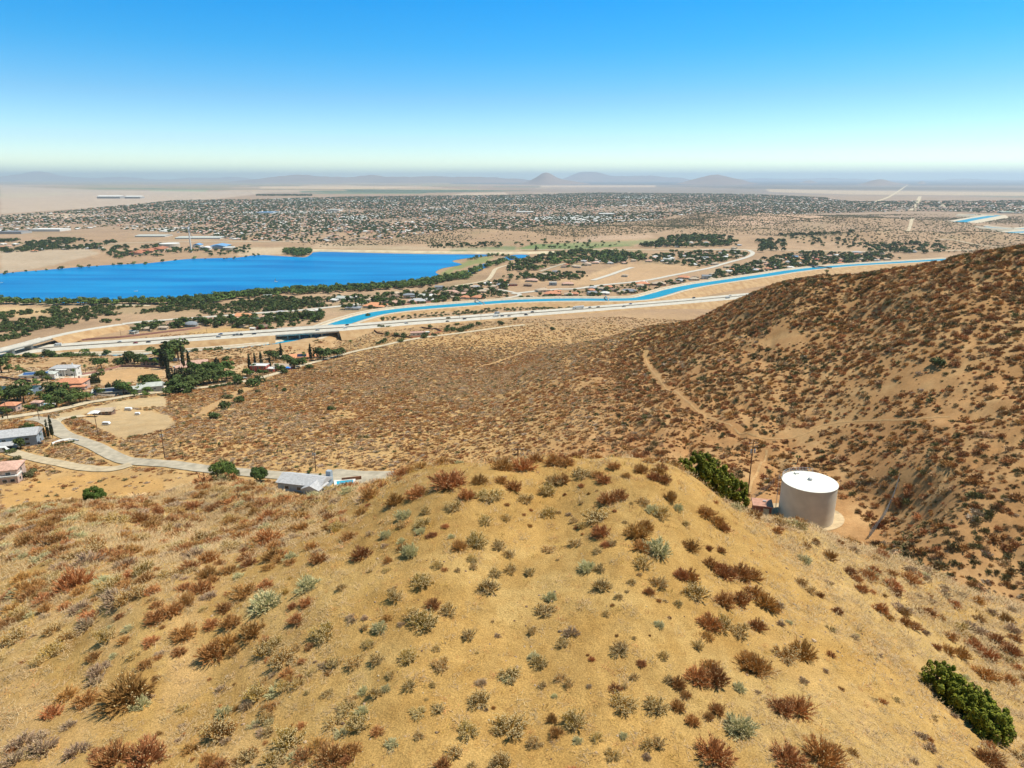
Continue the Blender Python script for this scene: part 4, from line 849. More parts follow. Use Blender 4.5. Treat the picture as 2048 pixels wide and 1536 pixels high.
palm(702, 700, 20, 'round-headed palm with bare trunk on the slope below the freeway', cw=1.9); palm(609, 706+20, 22, 'bright green palm in front of the orange-roofed house with solar panels', cw=1.5); palm(150, 758, 22, 'palm by the mansion driveway', cw=1.2); palm(172, 748, 20, 'palm at the courtyard of the white mansion', cw=1.3); palm(204, 742, 22, 'palm at the right end of the mansion courtyard', cw=1.2)
mJosh = mat('joshua_tree_bark', (.17,.13,.09), var=.15, scale=4)
def joshua(u, v, hpx, label, seed, arms=4):
    p = P(u, v); h = hpx/ppm(p); o = empty('joshua_tree', p, 0, label, 'tree'); rd = random.Random(seed); mb = MB(); tf = MB()
    def grow(q, d, L, r, lv):
        e = q+d*L; mb.tube(q, e, r, r*.8, 6)
        if lv == 0:
            for i in range(26):
                dd = (d+Vector((rd.gauss(0, .8), rd.gauss(0, .8), rd.gauss(0, .6)))).normalized(); sd_ = dd.orthogonal().normalized()*h*.02; b0 = e+d*rd.uniform(-.12, .04)*h
                tf.add([b0-sd_, b0+sd_, b0+dd*h*.13], [(0, 1, 2)], rd.random())
            return
        for i in range(arms if lv == 2 else 2):
            a = rd.uniform(0, 6.28)+i*6.28/arms; grow(e, (d*.5+Vector((math.cos(a)*.75, math.sin(a)*.75, rd.uniform(.2, .7)))).normalized(), L*.55, r*.75, lv-1)
    grow(Vector((0, 0, -.1)), Vector((0, 0, 1)), h*.42, h*.06, 2)
    mb.build('trunk', mJosh, o); tf.build('leaf_rosettes', mLeaf['pepper'], o)
for i, (u, v, h, lb) in enumerate([(555,784,18,'largest branching joshua tree on the middle slope'),(439,896,15,'joshua tree on the slope right of the road'),(540,864,13,'joshua tree in the middle of the brushy slope'),(549,911,11,'left joshua tree of a small clump above the road'),(556,909,12,'middle joshua tree of a small clump above the road'),(563,908,11,'right joshua tree of a small clump above the road'),
    (616,792,9,'joshua tree with two upright arms on the upper slope'),(663,785,8,'small joshua tree left of two on the upper slope'),(696,788,9,'small joshua tree right of two on the upper slope'),(778,770,7,'tiny joshua tree at left of the upper middle slope'),(792,774,8,'tiny joshua tree at right of the upper middle slope'),(740,728,9,'joshua tree below the bend of the upper dirt road'),(1074,677,8,'tiny joshua tree beside the trail near the freeway'),
    (362,893,12,'leaning joshua tree near the power pole'),(1653,552,16,'joshua tree standing on the skyline of the right ridge'),(1883,530,12,'joshua tree near the top of the right ridge'),(630,740+8,9,'small joshua tree near the upper dirt road'),(1595,925,20,'spiky joshua tree in the gully above the water tank')]): joshua(u, v, h, lb, i+3, 3+i % 3)

# ------------------------------------------------------------------ scattered trees and scrub: the largest become things, the rest one mass per kind
cand = []
def scat(px, n_, kinds, h0, h1, zone, seed, zc=None, jag=0, ex=1.5):
    n_ = int(n_*1.55); pl_ = wpoly(px) if zc is None else [at_z(u, v, zc)[:2] for u, v in px]; rd = np.random.default_rng(seed)
    xs = [p[0] for p in pl_]; ys = [p[1] for p in pl_]; tot = 0; tries = 0
    while tot < n_ and tries < 60:
        tries += 1; x = rd.uniform(min(xs), max(xs), n_*3); y = rd.uniform(min(ys), max(ys), n_*3); ok = inpoly(x, y, pl_)
        if jag: ok &= fbm(x, y, jag, 3, seed) > -.04
        x, y = x[ok], y[ok]; bad = inpoly(x, y, lakeW) | inpoly(x, y, pondW); x, y = x[~bad], y[~bad]
        for a, b_ in zip(x, y):
            if tot >= n_: break
            if not offroad(a, b_, ex): continue
            k_ = kinds[int(rd.integers(len(kinds)))]; h = float(rd.uniform(h0, h1))*(.45 if k_ in ('bush', 'olive') else 1)
            cand.append([float(a), float(b_), h, k_, zone]); tot += 1
def line(px, n_, kinds, h0, h1, zone, seed, wid=10, zc=-200):
    rd = random.Random(seed); pts = catmull([(*at_z(u, v, zc)[:2], 0) for u, v in px], 10); m_ = len(pts)-1
    for i in range(n_):
        t = (i+rd.random())/n_*m_; j = min(int(t), m_-1); p = pts[j].lerp(pts[j+1], t-j); x = p.x+rd.gauss(0, wid*.5); y = p.y+rd.gauss(0, wid)
        if bool(inpoly(np.array([x]), np.array([y]), lakeW)[0]) and rd.random() < .8: continue
        k_ = rd.choice(kinds); cand.append([x, y, rd.uniform(h0, h1)*(.45 if k_ in ('bush', 'olive') else 1), k_, zone])
near_sh = [(-20,606),(130,609),(250,608),(350,606),(430,598),(512,589),(612,582),(700,578),(762,575),(837,568.5),(887,559),(930,552)]
line(near_sh, 380, ['light', 'light', 'broad'], 9, 14, 'on the near lake shore', 1, 5)
line([(q[0], q[1]+4) for q in near_sh[3:]], 210, ['broad', 'evergreen', 'light'], 8, 13, 'behind the near lake shore', 2, 9)
line([(880,563),(930,551),(960,540),(985,530),(1010,524)], 55, ['broad', 'light', 'broad'], 8, 14, 'along the pond bank', 3, 12)
line([(940,520),(965,513),(990,511),(1015,514),(1030,520)], 90, ['light', 'olive'], 5, 9, 'on the marshy point', 4, 12)
line([(0,549),(100,541),(200,533),(300,528),(375,520),(475,517),(512,511.5)], 150, ['olive', 'broad', 'light'], 6, 11, 'on the far lake shore', 5, 10)
scat([(568,502),(620,501),(622,508),(605,514),(570,511)], 60, ['light', 'broad'], 9, 15, 'on the wooded lake point', 6, -200)
scat([(0,617),(120,612),(350,608),(560,592),(690,600),(640,616),(460,630),(300,640),(190,652),(100,668),(0,690)], 900, ['bush', 'bush', 'olive', 'evergreen'], 5, 9, 'between lake and frontage road', 7, -197, 60)
scat([(380,612),(560,596),(680,590),(680,600),(560,618),(420,630)], 230, ['bush', 'evergreen', 'olive'], 5, 9, 'on the flat below the lake', 8, -197)
scat([(270,652),(430,640),(570,632),(660,622),(560,650),(480,662),(400,655),(270,672)], 95, ['evergreen', 'broad', 'evergreen', 'bush'], 7, 13, 'above the freeway', 9, -194)
scat([(540,640),(640,622),(650,640),(560,660),(500,664)], 50, ['evergreen', 'broad', 'bush'], 6, 12, 'by the left canal bend', 10, -193)
scat([(680,595),(900,575),(1010,560),(1020,590),(900,604),(760,616),(680,618)], 170, ['evergreen', 'broad', 'pine', 'bush'], 6, 12, 'among the lakeside houses', 11, -197)
scat([(760,632),(860,622),(1010,612),(1160,606),(1160,612),(1060,620),(900,633),(770,644)], 130, ['bush', 'olive', 'bush'], 5, 8, 'between canal and freeway', 12, -191)
scat([(1000,555),(1060,548),(1150,545),(1180,550),(1160,560),(1100,562),(1030,560)], 75, ['evergreen', 'broad', 'bush'], 6, 12, 'around the middle houses', 13, -199)
scat([(1025,528),(1100,508),(1150,503),(1270,507),(1300,515),(1240,528),(1150,528),(1060,542),(1010,545)], 190, ['evergreen', 'broad', 'evergreen', 'light'], 9, 16, 'in lakeside grove', 14, -199)
scat([(1275,520),(1330,505),(1480,503),(1500,512),(1440,525),(1400,535),(1330,527)], 150, ['evergreen', 'broad', 'olive'], 7, 13, 'in the middle subdivision', 15, -199)
scat([(1380,560),(1440,540),(1500,525),(1600,505),(1760,508),(1800,518),(1700,528),(1600,536),(1540,545),(1420,562)], 260, ['evergreen', 'broad', 'evergreen', 'bush'], 7, 13, 'in the right subdivision', 16, -199)
scat([(1040,600),(1180,592),(1290,583),(1380,560),(1330,560),(1180,575),(1050,592)], 80, ['evergreen', 'broad', 'bush'], 5, 9, 'along the canal houses', 17, -197)
scat([(1320,480),(1380,473),(1460,478),(1480,490),(1400,497),(1310,494)], 110, ['evergreen', 'broad'], 12, 18, 'in the far dark grove', 18, -200)
scat([(1275,489),(1320,490),(1330,497),(1285,497)], 14, ['evergreen'], 12, 18, 'by the far grove', 181, -200); scat([(1510,485),(1570,486),(1568,503),(1515,505)], 22, ['evergreen'], 13, 19, 'by the far dirt road', 182, -200)
scat([(1540,470),(1640,468),(1700,478),(1740,490),(1700,498),(1600,490)], 80, ['evergreen', 'bush'], 9, 15, 'beyond the right subdivision', 183, -200); scat([(1720,492),(1880,488),(1890,508),(1740,508)], 60, ['evergreen', 'broad'], 9, 15, 'by the far right houses', 184, -200)
scat([(0,482),(120,478),(230,484),(260,497),(120,500),(0,506)], 300, ['evergreen', 'bush', 'evergreen'], 8, 13, 'beyond the far lake shore', 19, -200, 80); scat([(200,500),(330,488),(420,500),(340,512),(230,518)], 110, ['broad', 'evergreen', 'bush'], 7, 12, 'around the rust-roofed sheds', 20, -200, 60)
scat([(400,496),(500,492),(500,508),(420,512)], 40, ['broad', 'evergreen'], 6, 11, 'near the wind turbine', 21, -200)
scat([(1020,486),(1100,480),(1240,485),(1240,497),(1030,502)], 40, ['broad', 'evergreen', 'bush'], 7, 12, 'on the green meadow', 22, -200); scat([(850,488),(1000,484),(1010,496),(860,497)], 80, ['evergreen', 'bush'], 7, 12, 'behind the dam', 23, -200)
scat([(1560,575),(1640,550),(1760,540),(1760,535),(1640,546),(1560,565)], 60, ['bush', 'olive'], 4, 8, 'between canal and right ridge', 24, -192)

# ------------------------------------------------------------------ houses
def cm(name, c, **k): return mat(name, c, **k)
RF = {'grey': cm('grey_shingle_roof', (.46,.46,.47), var=.1, scale=1.5), 'slate': cm('blue_grey_shingle_roof', (.24,.26,.29), var=.12, scale=1.5), 'terra': cm('terracotta_tile_roof', (.62,.27,.15), var=.12, scale=1.2), 'orange': cm('orange_tile_roof', (.72,.33,.17), var=.1, scale=1.2),
    'pink': cm('faded_pink_tile_roof', (.58,.36,.28), var=.12, scale=1.2), 'tan': cm('tan_tile_roof', (.50,.40,.30), var=.1, scale=1.2), 'white': cm('white_coated_roof', (.72,.71,.68), var=.05, scale=.5), 'brown': cm('brown_shingle_roof', (.27,.19,.14), var=.15, scale=1.2),
    'red': cm('red_metal_roof', (.48,.11,.08), var=.08), 'blue': cm('blue_metal_roof', (.16,.34,.58), var=.08), 'pale': cm('pale_grey_metal_roof', (.50,.52,.48), var=.06, scale=.4), 'rust': cm('rust_brown_roof', (.42,.17,.09), var=.15, scale=.2), 'green': cm('pale_green_roof', (.45,.58,.48), var=.08)}
WL = {'white': cm('white_stucco', (.70,.69,.66), var=.05), 'cream': cm('cream_stucco', (.60,.52,.42), var=.06), 'tan': cm('tan_stucco', (.46,.37,.28), var=.06), 'pink': cm('pink_stucco', (.58,.42,.35), var=.06), 'grey': cm('grey_stucco', (.40,.40,.40), var=.06),
    'redw': cm('red_painted_siding', (.42,.09,.07), var=.08), 'blueg': cm('blue_grey_siding', (.34,.40,.46), var=.05), 'brownw': cm('brown_block_wall', (.25,.16,.12), var=.15, scale=2)}
mGlass = mat('dark_window_glass', (.03,.04,.05), rough=.12, var=.1, spec=.6); mFrame = mat('white_window_frame', (.75,.75,.73), var=.03); mDoor = mat('panelled_door', (.52,.46,.40), var=.06); mSol = mat('dark_solar_panel', (.018,.028,.065), rough=.25, var=.2, scale=.8, spec=.5)
mSolB = mat('blue_solar_panel', (.05,.12,.30), rough=.25, var=.2, scale=.8, spec=.5)
def roofmb(w_, d, h, st, rise=None, oh=.55):
    mb = MB(); W, D = w_/2+oh, d/2+oh; rise = rise or D*.40; t = .22
    if st == 'flat':
        mb.box((0, 0, h+.12), (w_+.3, d+.3, .24)); 
        for s in (-1, 1): mb.box((s*(w_/2+.02), 0, h+.44), (.25, d+.3, .4)); mb.box((0, s*(d/2+.02), h+.442), (w_-.22, .25, .4))
        return mb
    if st == 'dome':
        mb.lathe([(W, h), (W, h+.3), (W*.93, h+rise*.6), (W*.7, h+rise*1.2), (W*.35, h+rise*1.6), (.05, h+rise*1.7)], 14); return mb
    flip = W < D
    if flip: W, D = D, W
    rx = W if st == 'gable' else max(W-D, .2)
    vs = [(-W, -D, h), (W, -D, h), (W, D, h), (-W, D, h), (-W, -D, h+t), (W, -D, h+t), (W, D, h+t), (-W, D, h+t), (-rx, 0, h+t+rise), (rx, 0, h+t+rise)]
    if flip: vs = [(-y, x, z) for x, y, z in vs]
    mb.add(vs, [(3, 2, 1, 0), (0, 1, 5, 4), (1, 2, 6, 5), (2, 3, 7, 6), (3, 0, 4, 7), (4, 5, 9, 8), (5, 6, 9), (6, 7, 8, 9), (7, 4, 8)]); return mb
_win = {}
def window(par, x, y, z, w_, h, face):
    key = (round(w_, 1), round(h, 1))
    if key not in _win:
        f = MB(); f.box((0, 0, 0), (w_+.2, .08, h+.2)); g = MB(); g.box((0, -.045, 0), (w_, .05, h)); g2 = MB()
        _win[key] = (f.mesh('window', mFrame), g.mesh('pane', mGlass))
    a, b_ = _win[key]; o = bpy.data.objects.new('window', a); C.objects.link(o); o.parent = par; o.location = (x, y, z); o.rotation_euler.z = face
    p = bpy.data.objects.new('pane', b_); C.objects.link(p); p.parent = o
def body(o, dx, dy, w_, d, h, st, roof, wall, rz=0, solar=None, chim=False, wins=3, rise=None, name=''):
    b_ = MB(); b_.box((0, 0, (h-1.6)/2), (w_, d, h+1.6)); wl = b_.build('wall', WL[wall], o, (dx, dy, 0), rz)
    rb = roofmb(w_, d, h, st, rise).build('roof', RF[roof], o, (dx, dy, 0), rz)
    if chim:
        c = MB(); c.box((w_*.28, d*.1, h+(d/2)*.4+.5), (1.0, .8, 1.8)); c.build('chimney', WL[wall], rb)
    if solar:
        x0, x1, m_ = solar; W, D = w_/2+.55, d/2+.55; rs = rise or D*.40; t = .22
        s = MB(); n_ = 3; y0, y1 = -D*.88, -D*.15
        zf = lambda y: h+t+rs*(1+y/D)+.10
        s.add([(x0*W, y0, zf(y0)), (x1*W, y0, zf(y0)), (x1*W, y1, zf(y1)), (x0*W, y1, zf(y1)), (x0*W, y0, zf(y0)-.06), (x1*W, y0, zf(y0)-.06), (x1*W, y1, zf(y1)-.06), (x0*W, y1, zf(y1)-.06)], [(0, 1, 2, 3), (7, 6, 5, 4), (4, 5, 1, 0), (5, 6, 2, 1), (6, 7, 3, 2), (7, 4, 0, 3)])
        s.build('solar_panel', m_, rb)
    ca, sa = math.cos(rz), math.sin(rz)
    lv = [1.6] if h < 4.2 else [1.6, h-1.5]
    for z in lv:
        for i in range(wins):
            x = w_*((i+.5)/wins-.5)*.86; y = -d/2-.03
            window(o, dx+x*ca-y*sa, dy+x*sa+y*ca, z, min(1.7, w_/wins*.5), 1.2, rz)
        x, y = w_/2+.03, 0; window(o, dx+x*ca-y*sa, dy+x*sa+y*ca, z, 1.4, 1.2, rz+math.pi/2)
HN = 0
def house(name, u, v, wpx, roof, wall, st='hip', rot=0, dep=.62, h=3.0, label=None, wings=(), solar=None, chim=False, wins=3, group=None, zone=None, door=True, garage=False, cat='house', rise=None):
    p = P(u, v); w_ = wpx/ppm(p)*(1.15 if u < 660 and v > 690 and v < 840 else 1); d = w_*dep if dep < 3 else dep; q = (p.x, p.y+d*.5)
    o = empty(name, (q[0], q[1], float(zt(q[0], q[1]))+.3), R_(rot), label, cat, group)
    body(o, 0, 0, w_, d, h, st, roof, wall, 0, solar, chim, wins, rise)
    if door:
        m_ = MB(); m_.box((w_*.08, -d/2-.03, 1.05), (1.1, .1, 2.1)); m_.build('door', mDoor, o)
    if garage:
        m_ = MB(); m_.box((-w_*.3, -d/2-.04, 1.2), (4.6, .1, 2.3)); m_.build('garage_door', WL['white'], o)
    for a in wings: body(o, a[0]*w_, a[1]*d, a[2]*w_, a[3]*d, a[4], a[5], a[6] if len(a) > 6 else roof, wall, 0, None, False, 2)
    if not label: autolabel(o, zone)
    return o, w_, d
# closest houses
house('house', 604, 985, 94, 'grey', 'blueg', 'gable', -14, .5, 3.2, 'grey-roofed house with blue-grey gable wall just behind the near hilltop', [(.36,-.42,.36,.75,3.0,'gable'),(-.42,.2,.3,.7,2.7,'hip')], None, False, 3)
house('house', 14, 897, 92, 'grey', 'blueg', 'gable', 20, .48, 5.6, 'big two-storey grey-roofed house at the left edge above the road', [(-.05,-.62,.42,.45,2.7,'gable')], None, False, 4)
house('house', -12, 968, 70, 'pink', 'pink', 'hip', 18, .7, 5.4, 'pink stucco house with white flat-roofed garage at lower left edge', [(.32,-.45,.45,.5,3.0,'flat','white')], None, False, 3)
# valley houses
house('mansion', 126, 752, 42, 'grey', 'white', 'hip', 8, .45, 7.2, 'large white mansion with grey roof and columned portico', [(-.55,.0,.35,.8,4.0,'hip')], None, True, 4)
m_ = MB(); m_.box((7.5, 5.5, 2.6), (2.0, 1.8, 6.0)); m_.build('chimney', WL['blueg'], bpy.data.objects['house'])
p_ = bpy.data.objects['mansion']
mb = MB()
for i in range(4): mb.tube((-3.2+2.1*i, -8.6, -.5), (-3.2+2.1*i, -8.6, 6.6), .32, .28, 8)
mb.box((0, -7.6, 6.9), (8.4, 3.2, .6)); mb.build('portico', WL['white'], p_)
house('house', 72, 757, 55, 'pale', 'white', 'hip', 12, .3, 3.4, 'long low grey-white wing with dark solar panels beside the mansion', [], (-.75,.6,mSolB), False, 4)
house('house', 134, 779, 48, 'terra', 'pink', 'hip', 6, .6, 5.0, 'large pink house with terracotta tile roof below the mansion', [(-.32,-.62,.34,.5,3.2,'hip'),(.38,-.5,.5,.35,3.0,'hip')], None, True, 3)
house('house', 232, 790, 78, 'pale', 'grey', 'gable', 18, .26, 3.0, 'long pale-green metal-roofed house with black solar panels', [(.62,.6,.5,1.1,3.2,'gable')], (-.92,.12,mSol), False, 5)
house('house', 299, 731, 30, 'tan', 'pink', 'gable', 12, .45, 5.2, 'pink brick house with roof full of black solar panels', [], (-.85,.85,mSol), False, 4)
house('house', 385, 737, 42, 'pink', 'cream', 'gable', 22, .5, 4.2, 'faded pink gable-roofed house behind the cypress hedge', [(-.45,-.5,.5,.6,3.0,'gable')], None, False, 3)
house('house', 517, 744, 28, 'white', 'redw', 'flat', -4, .6, 5.6, 'red two-storey house with flat white roof deck between cypresses', [(.72,.0,.5,.8,2.8,'flat')], None, False, 3)
house('house', 564, 740, 34, 'tan', 'redw', 'gable', -10, .55, 2.9, 'low red-walled house with tan roof right of the cypresses', [], None, False, 3)
house('house', 606, 719, 50, 'orange', 'cream', 'gable', 14, .38, 3.0, 'orange-tiled house with dark solar panels below the freeway bridge', [(-.42,-.6,.32,.8,2.8,'gable')], (-.45,.15,mSol), False, 4)
house('shed', 557, 719, 12, 'tan', 'brownw', 'gable', 0, .6, 2.4, 'small flat-topped tan shed behind the tall cypress', cat='shed', wins=1)
house('house', 16, 825, 26, 'terra', 'pink', 'hip', 5, .7, 4.0, 'terracotta-roofed pink house among trees at left edge', [(-.3,-.5,.5,.5,3.0,'hip')], None, False, 3)
house('house', 72, 815, 16, 'pink', 'white', 'hip', 0, .6, 3.0, 'small white house with pink roof beside the swimming pool', [], None, False, 2)
house('house', 410, 748, 16, 'white', 'white', 'hip', 0, .7, 3.0, 'white house hidden among the cypress hedge trees', [], None, False, 2)
house('house', 835, 671, 30, 'pink', 'white', 'flat', 10, .5, 2.9, 'walled white house with pinkish flat roof inside the brown fence', [(.55,.1,.45,.6,2.7,'flat','white')], None, False, 3)
house('barn', 205, 830, 26, 'tan', 'brownw', 'gable', 10, .7, 2.2, 'low tan-roofed horse shelter beside the riding ring', [], None, False, 2, cat='barn', door=False)
# lakeside and canal houses
HL = '''705,620,30,slate,cream,hip,1;749,616,44,orange,cream,hip,1;727,603,26,tan,cream,hip,1;817,597,22,slate,tan,hip,2;833,606,32,grey,tan,hip,1;901,592,32,pink,cream,hip,2;957,599,26,terra,cream,hip,1;878,580,16,slate,white,gable,2;1002,573,18,slate,cream,hip,1;
987,582,17,brown,cream,hip,1;952,577,15,grey,white,hip,1;687,601,30,pale,white,gable,1;668,604,18,white,cream,gable,1;488,637,38,orange,cream,gable,1;509,647,15,slate,white,gable,2;623,629,9,white,white,hip,2;634,628,10,white,white,hip,2;534,596,16,pale,grey,gable,1;
559,628,14,grey,cream,hip,1;680,600,16,brown,cream,hip,1;379,654,24,slate,grey,dome,1;289,662,18,tan,cream,gable,1;266,668,16,pale,white,gable,1;324,660,17,tan,cream,hip,1;522,658,22,brown,redw,gable,1;505,662,10,white,white,gable,1;
1106,591,30,terra,pink,hip,1;1085,584,26,tan,cream,hip,1;1106,571,15,white,blueg,flat,2;1136,571,22,pink,tan,hip,1;1056,573,16,brown,brownw,hip,1;1064,564,24,pink,tan,hip,1;1026,572,15,brown,redw,hip,1;1206,581,20,tan,blueg,hip,1;1259,586,28,slate,brownw,hip,1;
1286,571,26,terra,pink,hip,1;1319,571,26,tan,brownw,hip,1;1369,558,22,terra,cream,hip,1;1389,561,18,tan,cream,hip,1;1414,558,18,slate,white,gable,2;1151,523,12,blue,white,gable,1;1174,531,18,tan,cream,hip,1;1191,528,14,pink,cream,hip,1;1111,546,12,slate,white,gable,1;
1091,552,20,tan,cream,hip,1;1336,521,16,pale,white,gable,1;1381,522,22,tan,cream,hip,1;1474,543,24,orange,cream,hip,1;1456,536,14,tan,cream,hip,1;1509,543,18,grey,grey,hip,1;1184,589,18,slate,white,gable,1;1149,591,16,terra,pink,hip,1;1156,536,14,tan,cream,hip,1;
1568,517,11,pink,cream,gable,1;1591,516,11,blue,white,gable,1;1637,522,12,red,cream,gable,1;1678,523,11,red,white,gable,1;1716,507,16,grey,white,hip,1;1731,507,12,tan,cream,hip,1;1761,508,18,white,white,hip,1;1826,506,14,slate,white,gable,1;1776,521,12,tan,cream,hip,1;1250,532+22,12,tan,cream,hip,1;770,606,14,brown,cream,hip,1;858,602,16,tan,tan,hip,1;920,586,14,tan,cream,hip,1;860,586,18,tan,cream,hip,1;846,595,20,pale,white,hip,1;1430,530,14,tan,cream,hip,1;1410,518,14,slate,white,gable,1;1445,510,14,pale,white,gable,1'''
for t in HL.replace('\n', '').split(';'):
    a = t.split(','); u = float(eval(a[0])); v = float(eval(a[1])); st = int(a[6])
    nm = {'slate': 'slate-grey', 'orange': 'orange-tiled', 'terra': 'terracotta', 'pale': 'pale metal'}.get(a[3], a[3])
    zn = 'above the freeway' if u < 660 and v > 615 else 'near the left lake end' if u < 700 else 'between lake and canal' if u < 1030 else 'beside canal bend' if v > 555 else 'in far subdivision'
    house('house', u, v, float(a[2]), a[3], a[4], a[5], random.uniform(-25, 25), .6, 3.0 if st == 1 else 5.4, None, [(.3,-.4,.4,.5,2.8,a[5] if a[5] != 'dome' else 'hip')] if float(a[2]) > 14 else (), None, float(a[2]) > 20, 2, 'houses on the plain below the hills', f"{'two-storey ' if st == 2 else ''}{nm}-roofed {a[4].replace('redw','red').replace('blueg','blue-grey').replace('brownw','brown')} house {zn}")
# many more small houses of the subdivisions: wall and roof only
SM = {}
for rf in ('tan', 'pink', 'terra', 'grey', 'white', 'brown'):
    b_ = MB(); b_.box((0, 0, 1.0), (15, 10, 3.6)); b_.box((4, -6, .95), (6.5, 4, 3.3)); SM[rf] = (b_.mesh('wall', WL['cream' if rf not in ('white', 'grey') else 'white']), None)
    r_ = roofmb(15, 10, 2.8, 'hip'); r2 = roofmb(6.5, 5, 2.55, 'hip'); r_.add([(x+4, y-6.2, z) for x, y, z in r2.v], r2.f); SM[rf] = (SM[rf][0], r_.mesh('roof', RF[rf]))
hc = []
def hscat(px, n_, zone, seed, zc=-199, cols=('tan', 'tan', 'pink', 'terra', 'grey', 'white', 'brown')):
    pl_ = [at_z(u, v, zc)[:2] for u, v in px]; rd = np.random.default_rng(seed); xs = [p[0] for p in pl_]; ys = [p[1] for p in pl_]; got = 0; t = 0
    while got < int(n_*1.3) and t < n_*80:
        t += 1; x = rd.uniform(min(xs), max(xs)); y = rd.uniform(min(ys), max(ys))
        if inpoly(np.array([x]), np.array([y]), pl_)[0] and offroad(x, y, 8) and all((a-x)**2+(b_-y)**2 > 26**2 for a, b_, *_ in hc): hc.append((x, y, cols[int(rd.integers(len(cols)))], zone)); got += 1
hscat([(680,596),(900,577),(1010,562),(1015,585),(900,600),(760,612)], 22, 'between lake and canal', 1)
hscat([(1275,520),(1330,507),(1480,504),(1500,512),(1440,525),(1400,533),(1330,527)], 26, 'in the middle subdivision', 2, cols=('white', 'tan', 'grey', 'pink'))
hscat([(1380,558),(1440,540),(1500,525),(1600,508),(1760,510),(1790,518),(1700,528),(1600,535),(1540,543),(1420,560)], 44, 'in the right subdivision', 3)
hscat([(1100,535),(1180,518),(1280,515),(1260,527),(1150,534)], 14, 'around the dark grove', 4); hscat([(1040,598),(1180,590),(1290,582),(1380,562),(1330,562),(1180,577),(1050,590)], 12, 'along the canal bend', 5)
hscat([(300,652),(430,640),(560,634),(550,646),(480,655),(400,650)], 8, 'above the freeway', 6, -193); hscat([(1300,490),(1400,485),(1480,485),(1480,497),(1320,498)], 12, 'by the far dark grove', 7); hscat([(0,486),(230,490),(200,500),(0,505)], 16, 'beyond the far lake shore', 8)
for x, y, rf, zn in hc:
    o = empty('house', (x, y, float(zt(x, y))+.3), random.choice((0, 1.57, .3, -.3, 1.2))+random.uniform(-.1, .1), None, 'house', 'houses on the plain below the hills')
    for nm, me_ in (('wall', SM[rf][0]), ('roof', SM[rf][1])):
        c = bpy.data.objects.new(nm, me_); C.objects.link(c); c.parent = o
    autolabel(o, 'small '+{'terra': 'terracotta'}.get(rf, rf)+'-roofed house '+zn)
    cand.append([x+random.uniform(-14, 14), y+random.uniform(-14, 14), random.uniform(5, 9), 'broad', zn])

# large buildings far off
def big(name, label, u, v, wpx, dpx_m, h, roof, wall, st='gable', rise=None, rot=0, cat='building'):
    p = P(u, v); w_ = wpx/ppm(p); o = empty(name, (p.x, p.y+dpx_m/2, p.z), R_(rot), label, cat)
    b_ = MB(); b_.box((0, 0, h/2), (w_, dpx_m, h)); b_.build('wall', WL[wall], o); roofmb(w_, dpx_m, h, st, rise, 1.0).build('roof', RF[roof], o); return o
big('hangar', 'larger pale hangar alone on the far plain, left one', 217, 397, 46, 90, 20, 'white', 'grey', 'gable', 10); big('hangar', 'smaller pale hangar on the far plain, right one', 265, 397, 31, 90, 18, 'white', 'grey', 'gable', 9)
for i, (u, w_) in enumerate([(262,28),(285,26),(307,24)]): big('reservoir_cover', ['left', 'middle', 'right'][i]+' rust-brown roofed section by the far lake shore', u, 510-i*4, w_, 70, 4, 'rust', 'cream', 'gable', 4, 12)
big('metal_shed', 'bright blue roofed shed right of the wind turbine', 432, 498, 34, 60, 7, 'blue', 'blueg', 'gable', 5, 8); big('metal_shed', 'small blue shed directly right of the turbine base', 392, 495, 14, 30, 7, 'blue', 'white', 'gable', 4, 5); big('metal_shed', 'white metal shed between the two blue roofs', 408, 500, 20, 30, 6, 'white', 'white', 'gable', 3, 5)
big('greenhouse', 'long low pale roof left beyond the wind turbine', 300, 474, 60, 60, 4, 'pale', 'white', 'gable', 2, 0); big('greenhouse', 'long low pale roof behind the wind turbine', 395, 478, 90, 70, 4, 'pale', 'white', 'gable', 2, 0)
big('warehouse', 'wide white warehouse at the far left', 90, 463, 60, 70, 8, 'white', 'white', 'flat'); big('warehouse', 'blue-grey warehouse at the far left edge', 20, 468, 46, 60, 8, 'slate', 'grey', 'flat'); big('warehouse', 'pale blue roof in the distant left town', 530, 428, 34, 90, 9, 'blue', 'white', 'flat'); big('warehouse', 'long pale roof in the distant town above the lake', 665, 423, 26, 90, 9, 'pale', 'white', 'flat')
big('warehouse', 'white commercial roof at the centre of distant town', 1050, 427, 34, 80, 9, 'white', 'cream', 'flat'); big('warehouse', 'white commercial roof right of the town centre', 1215, 431, 30, 80, 9, 'white', 'cream', 'flat'); big('warehouse', 'pale store roof far right near the second canal', 2020, 427, 26, 60, 9, 'green', 'white', 'flat')
def tank_far(u, v, dpx, h, label):
    p = P(u, v); r = dpx/ppm(p)/2; o = empty('storage_tank', (p.x, p.y+r, p.z), 0, label, 'tank'); a = MB(); a.lathe([(r, -1), (r, h)], 28); a.build('shell', WL['cream'], o, smooth=False); b_ = MB(); b_.lathe([(r+.1, h), (r+.1, h+.3), (.1, h+2)], 28); b_.build('roof', RF['white'], o)
tank_far(331, 496, 38, 11, 'wide white storage tank on the far lake shore'); tank_far(454, 501, 24, 8, 'smaller cream tank right of the blue roof')
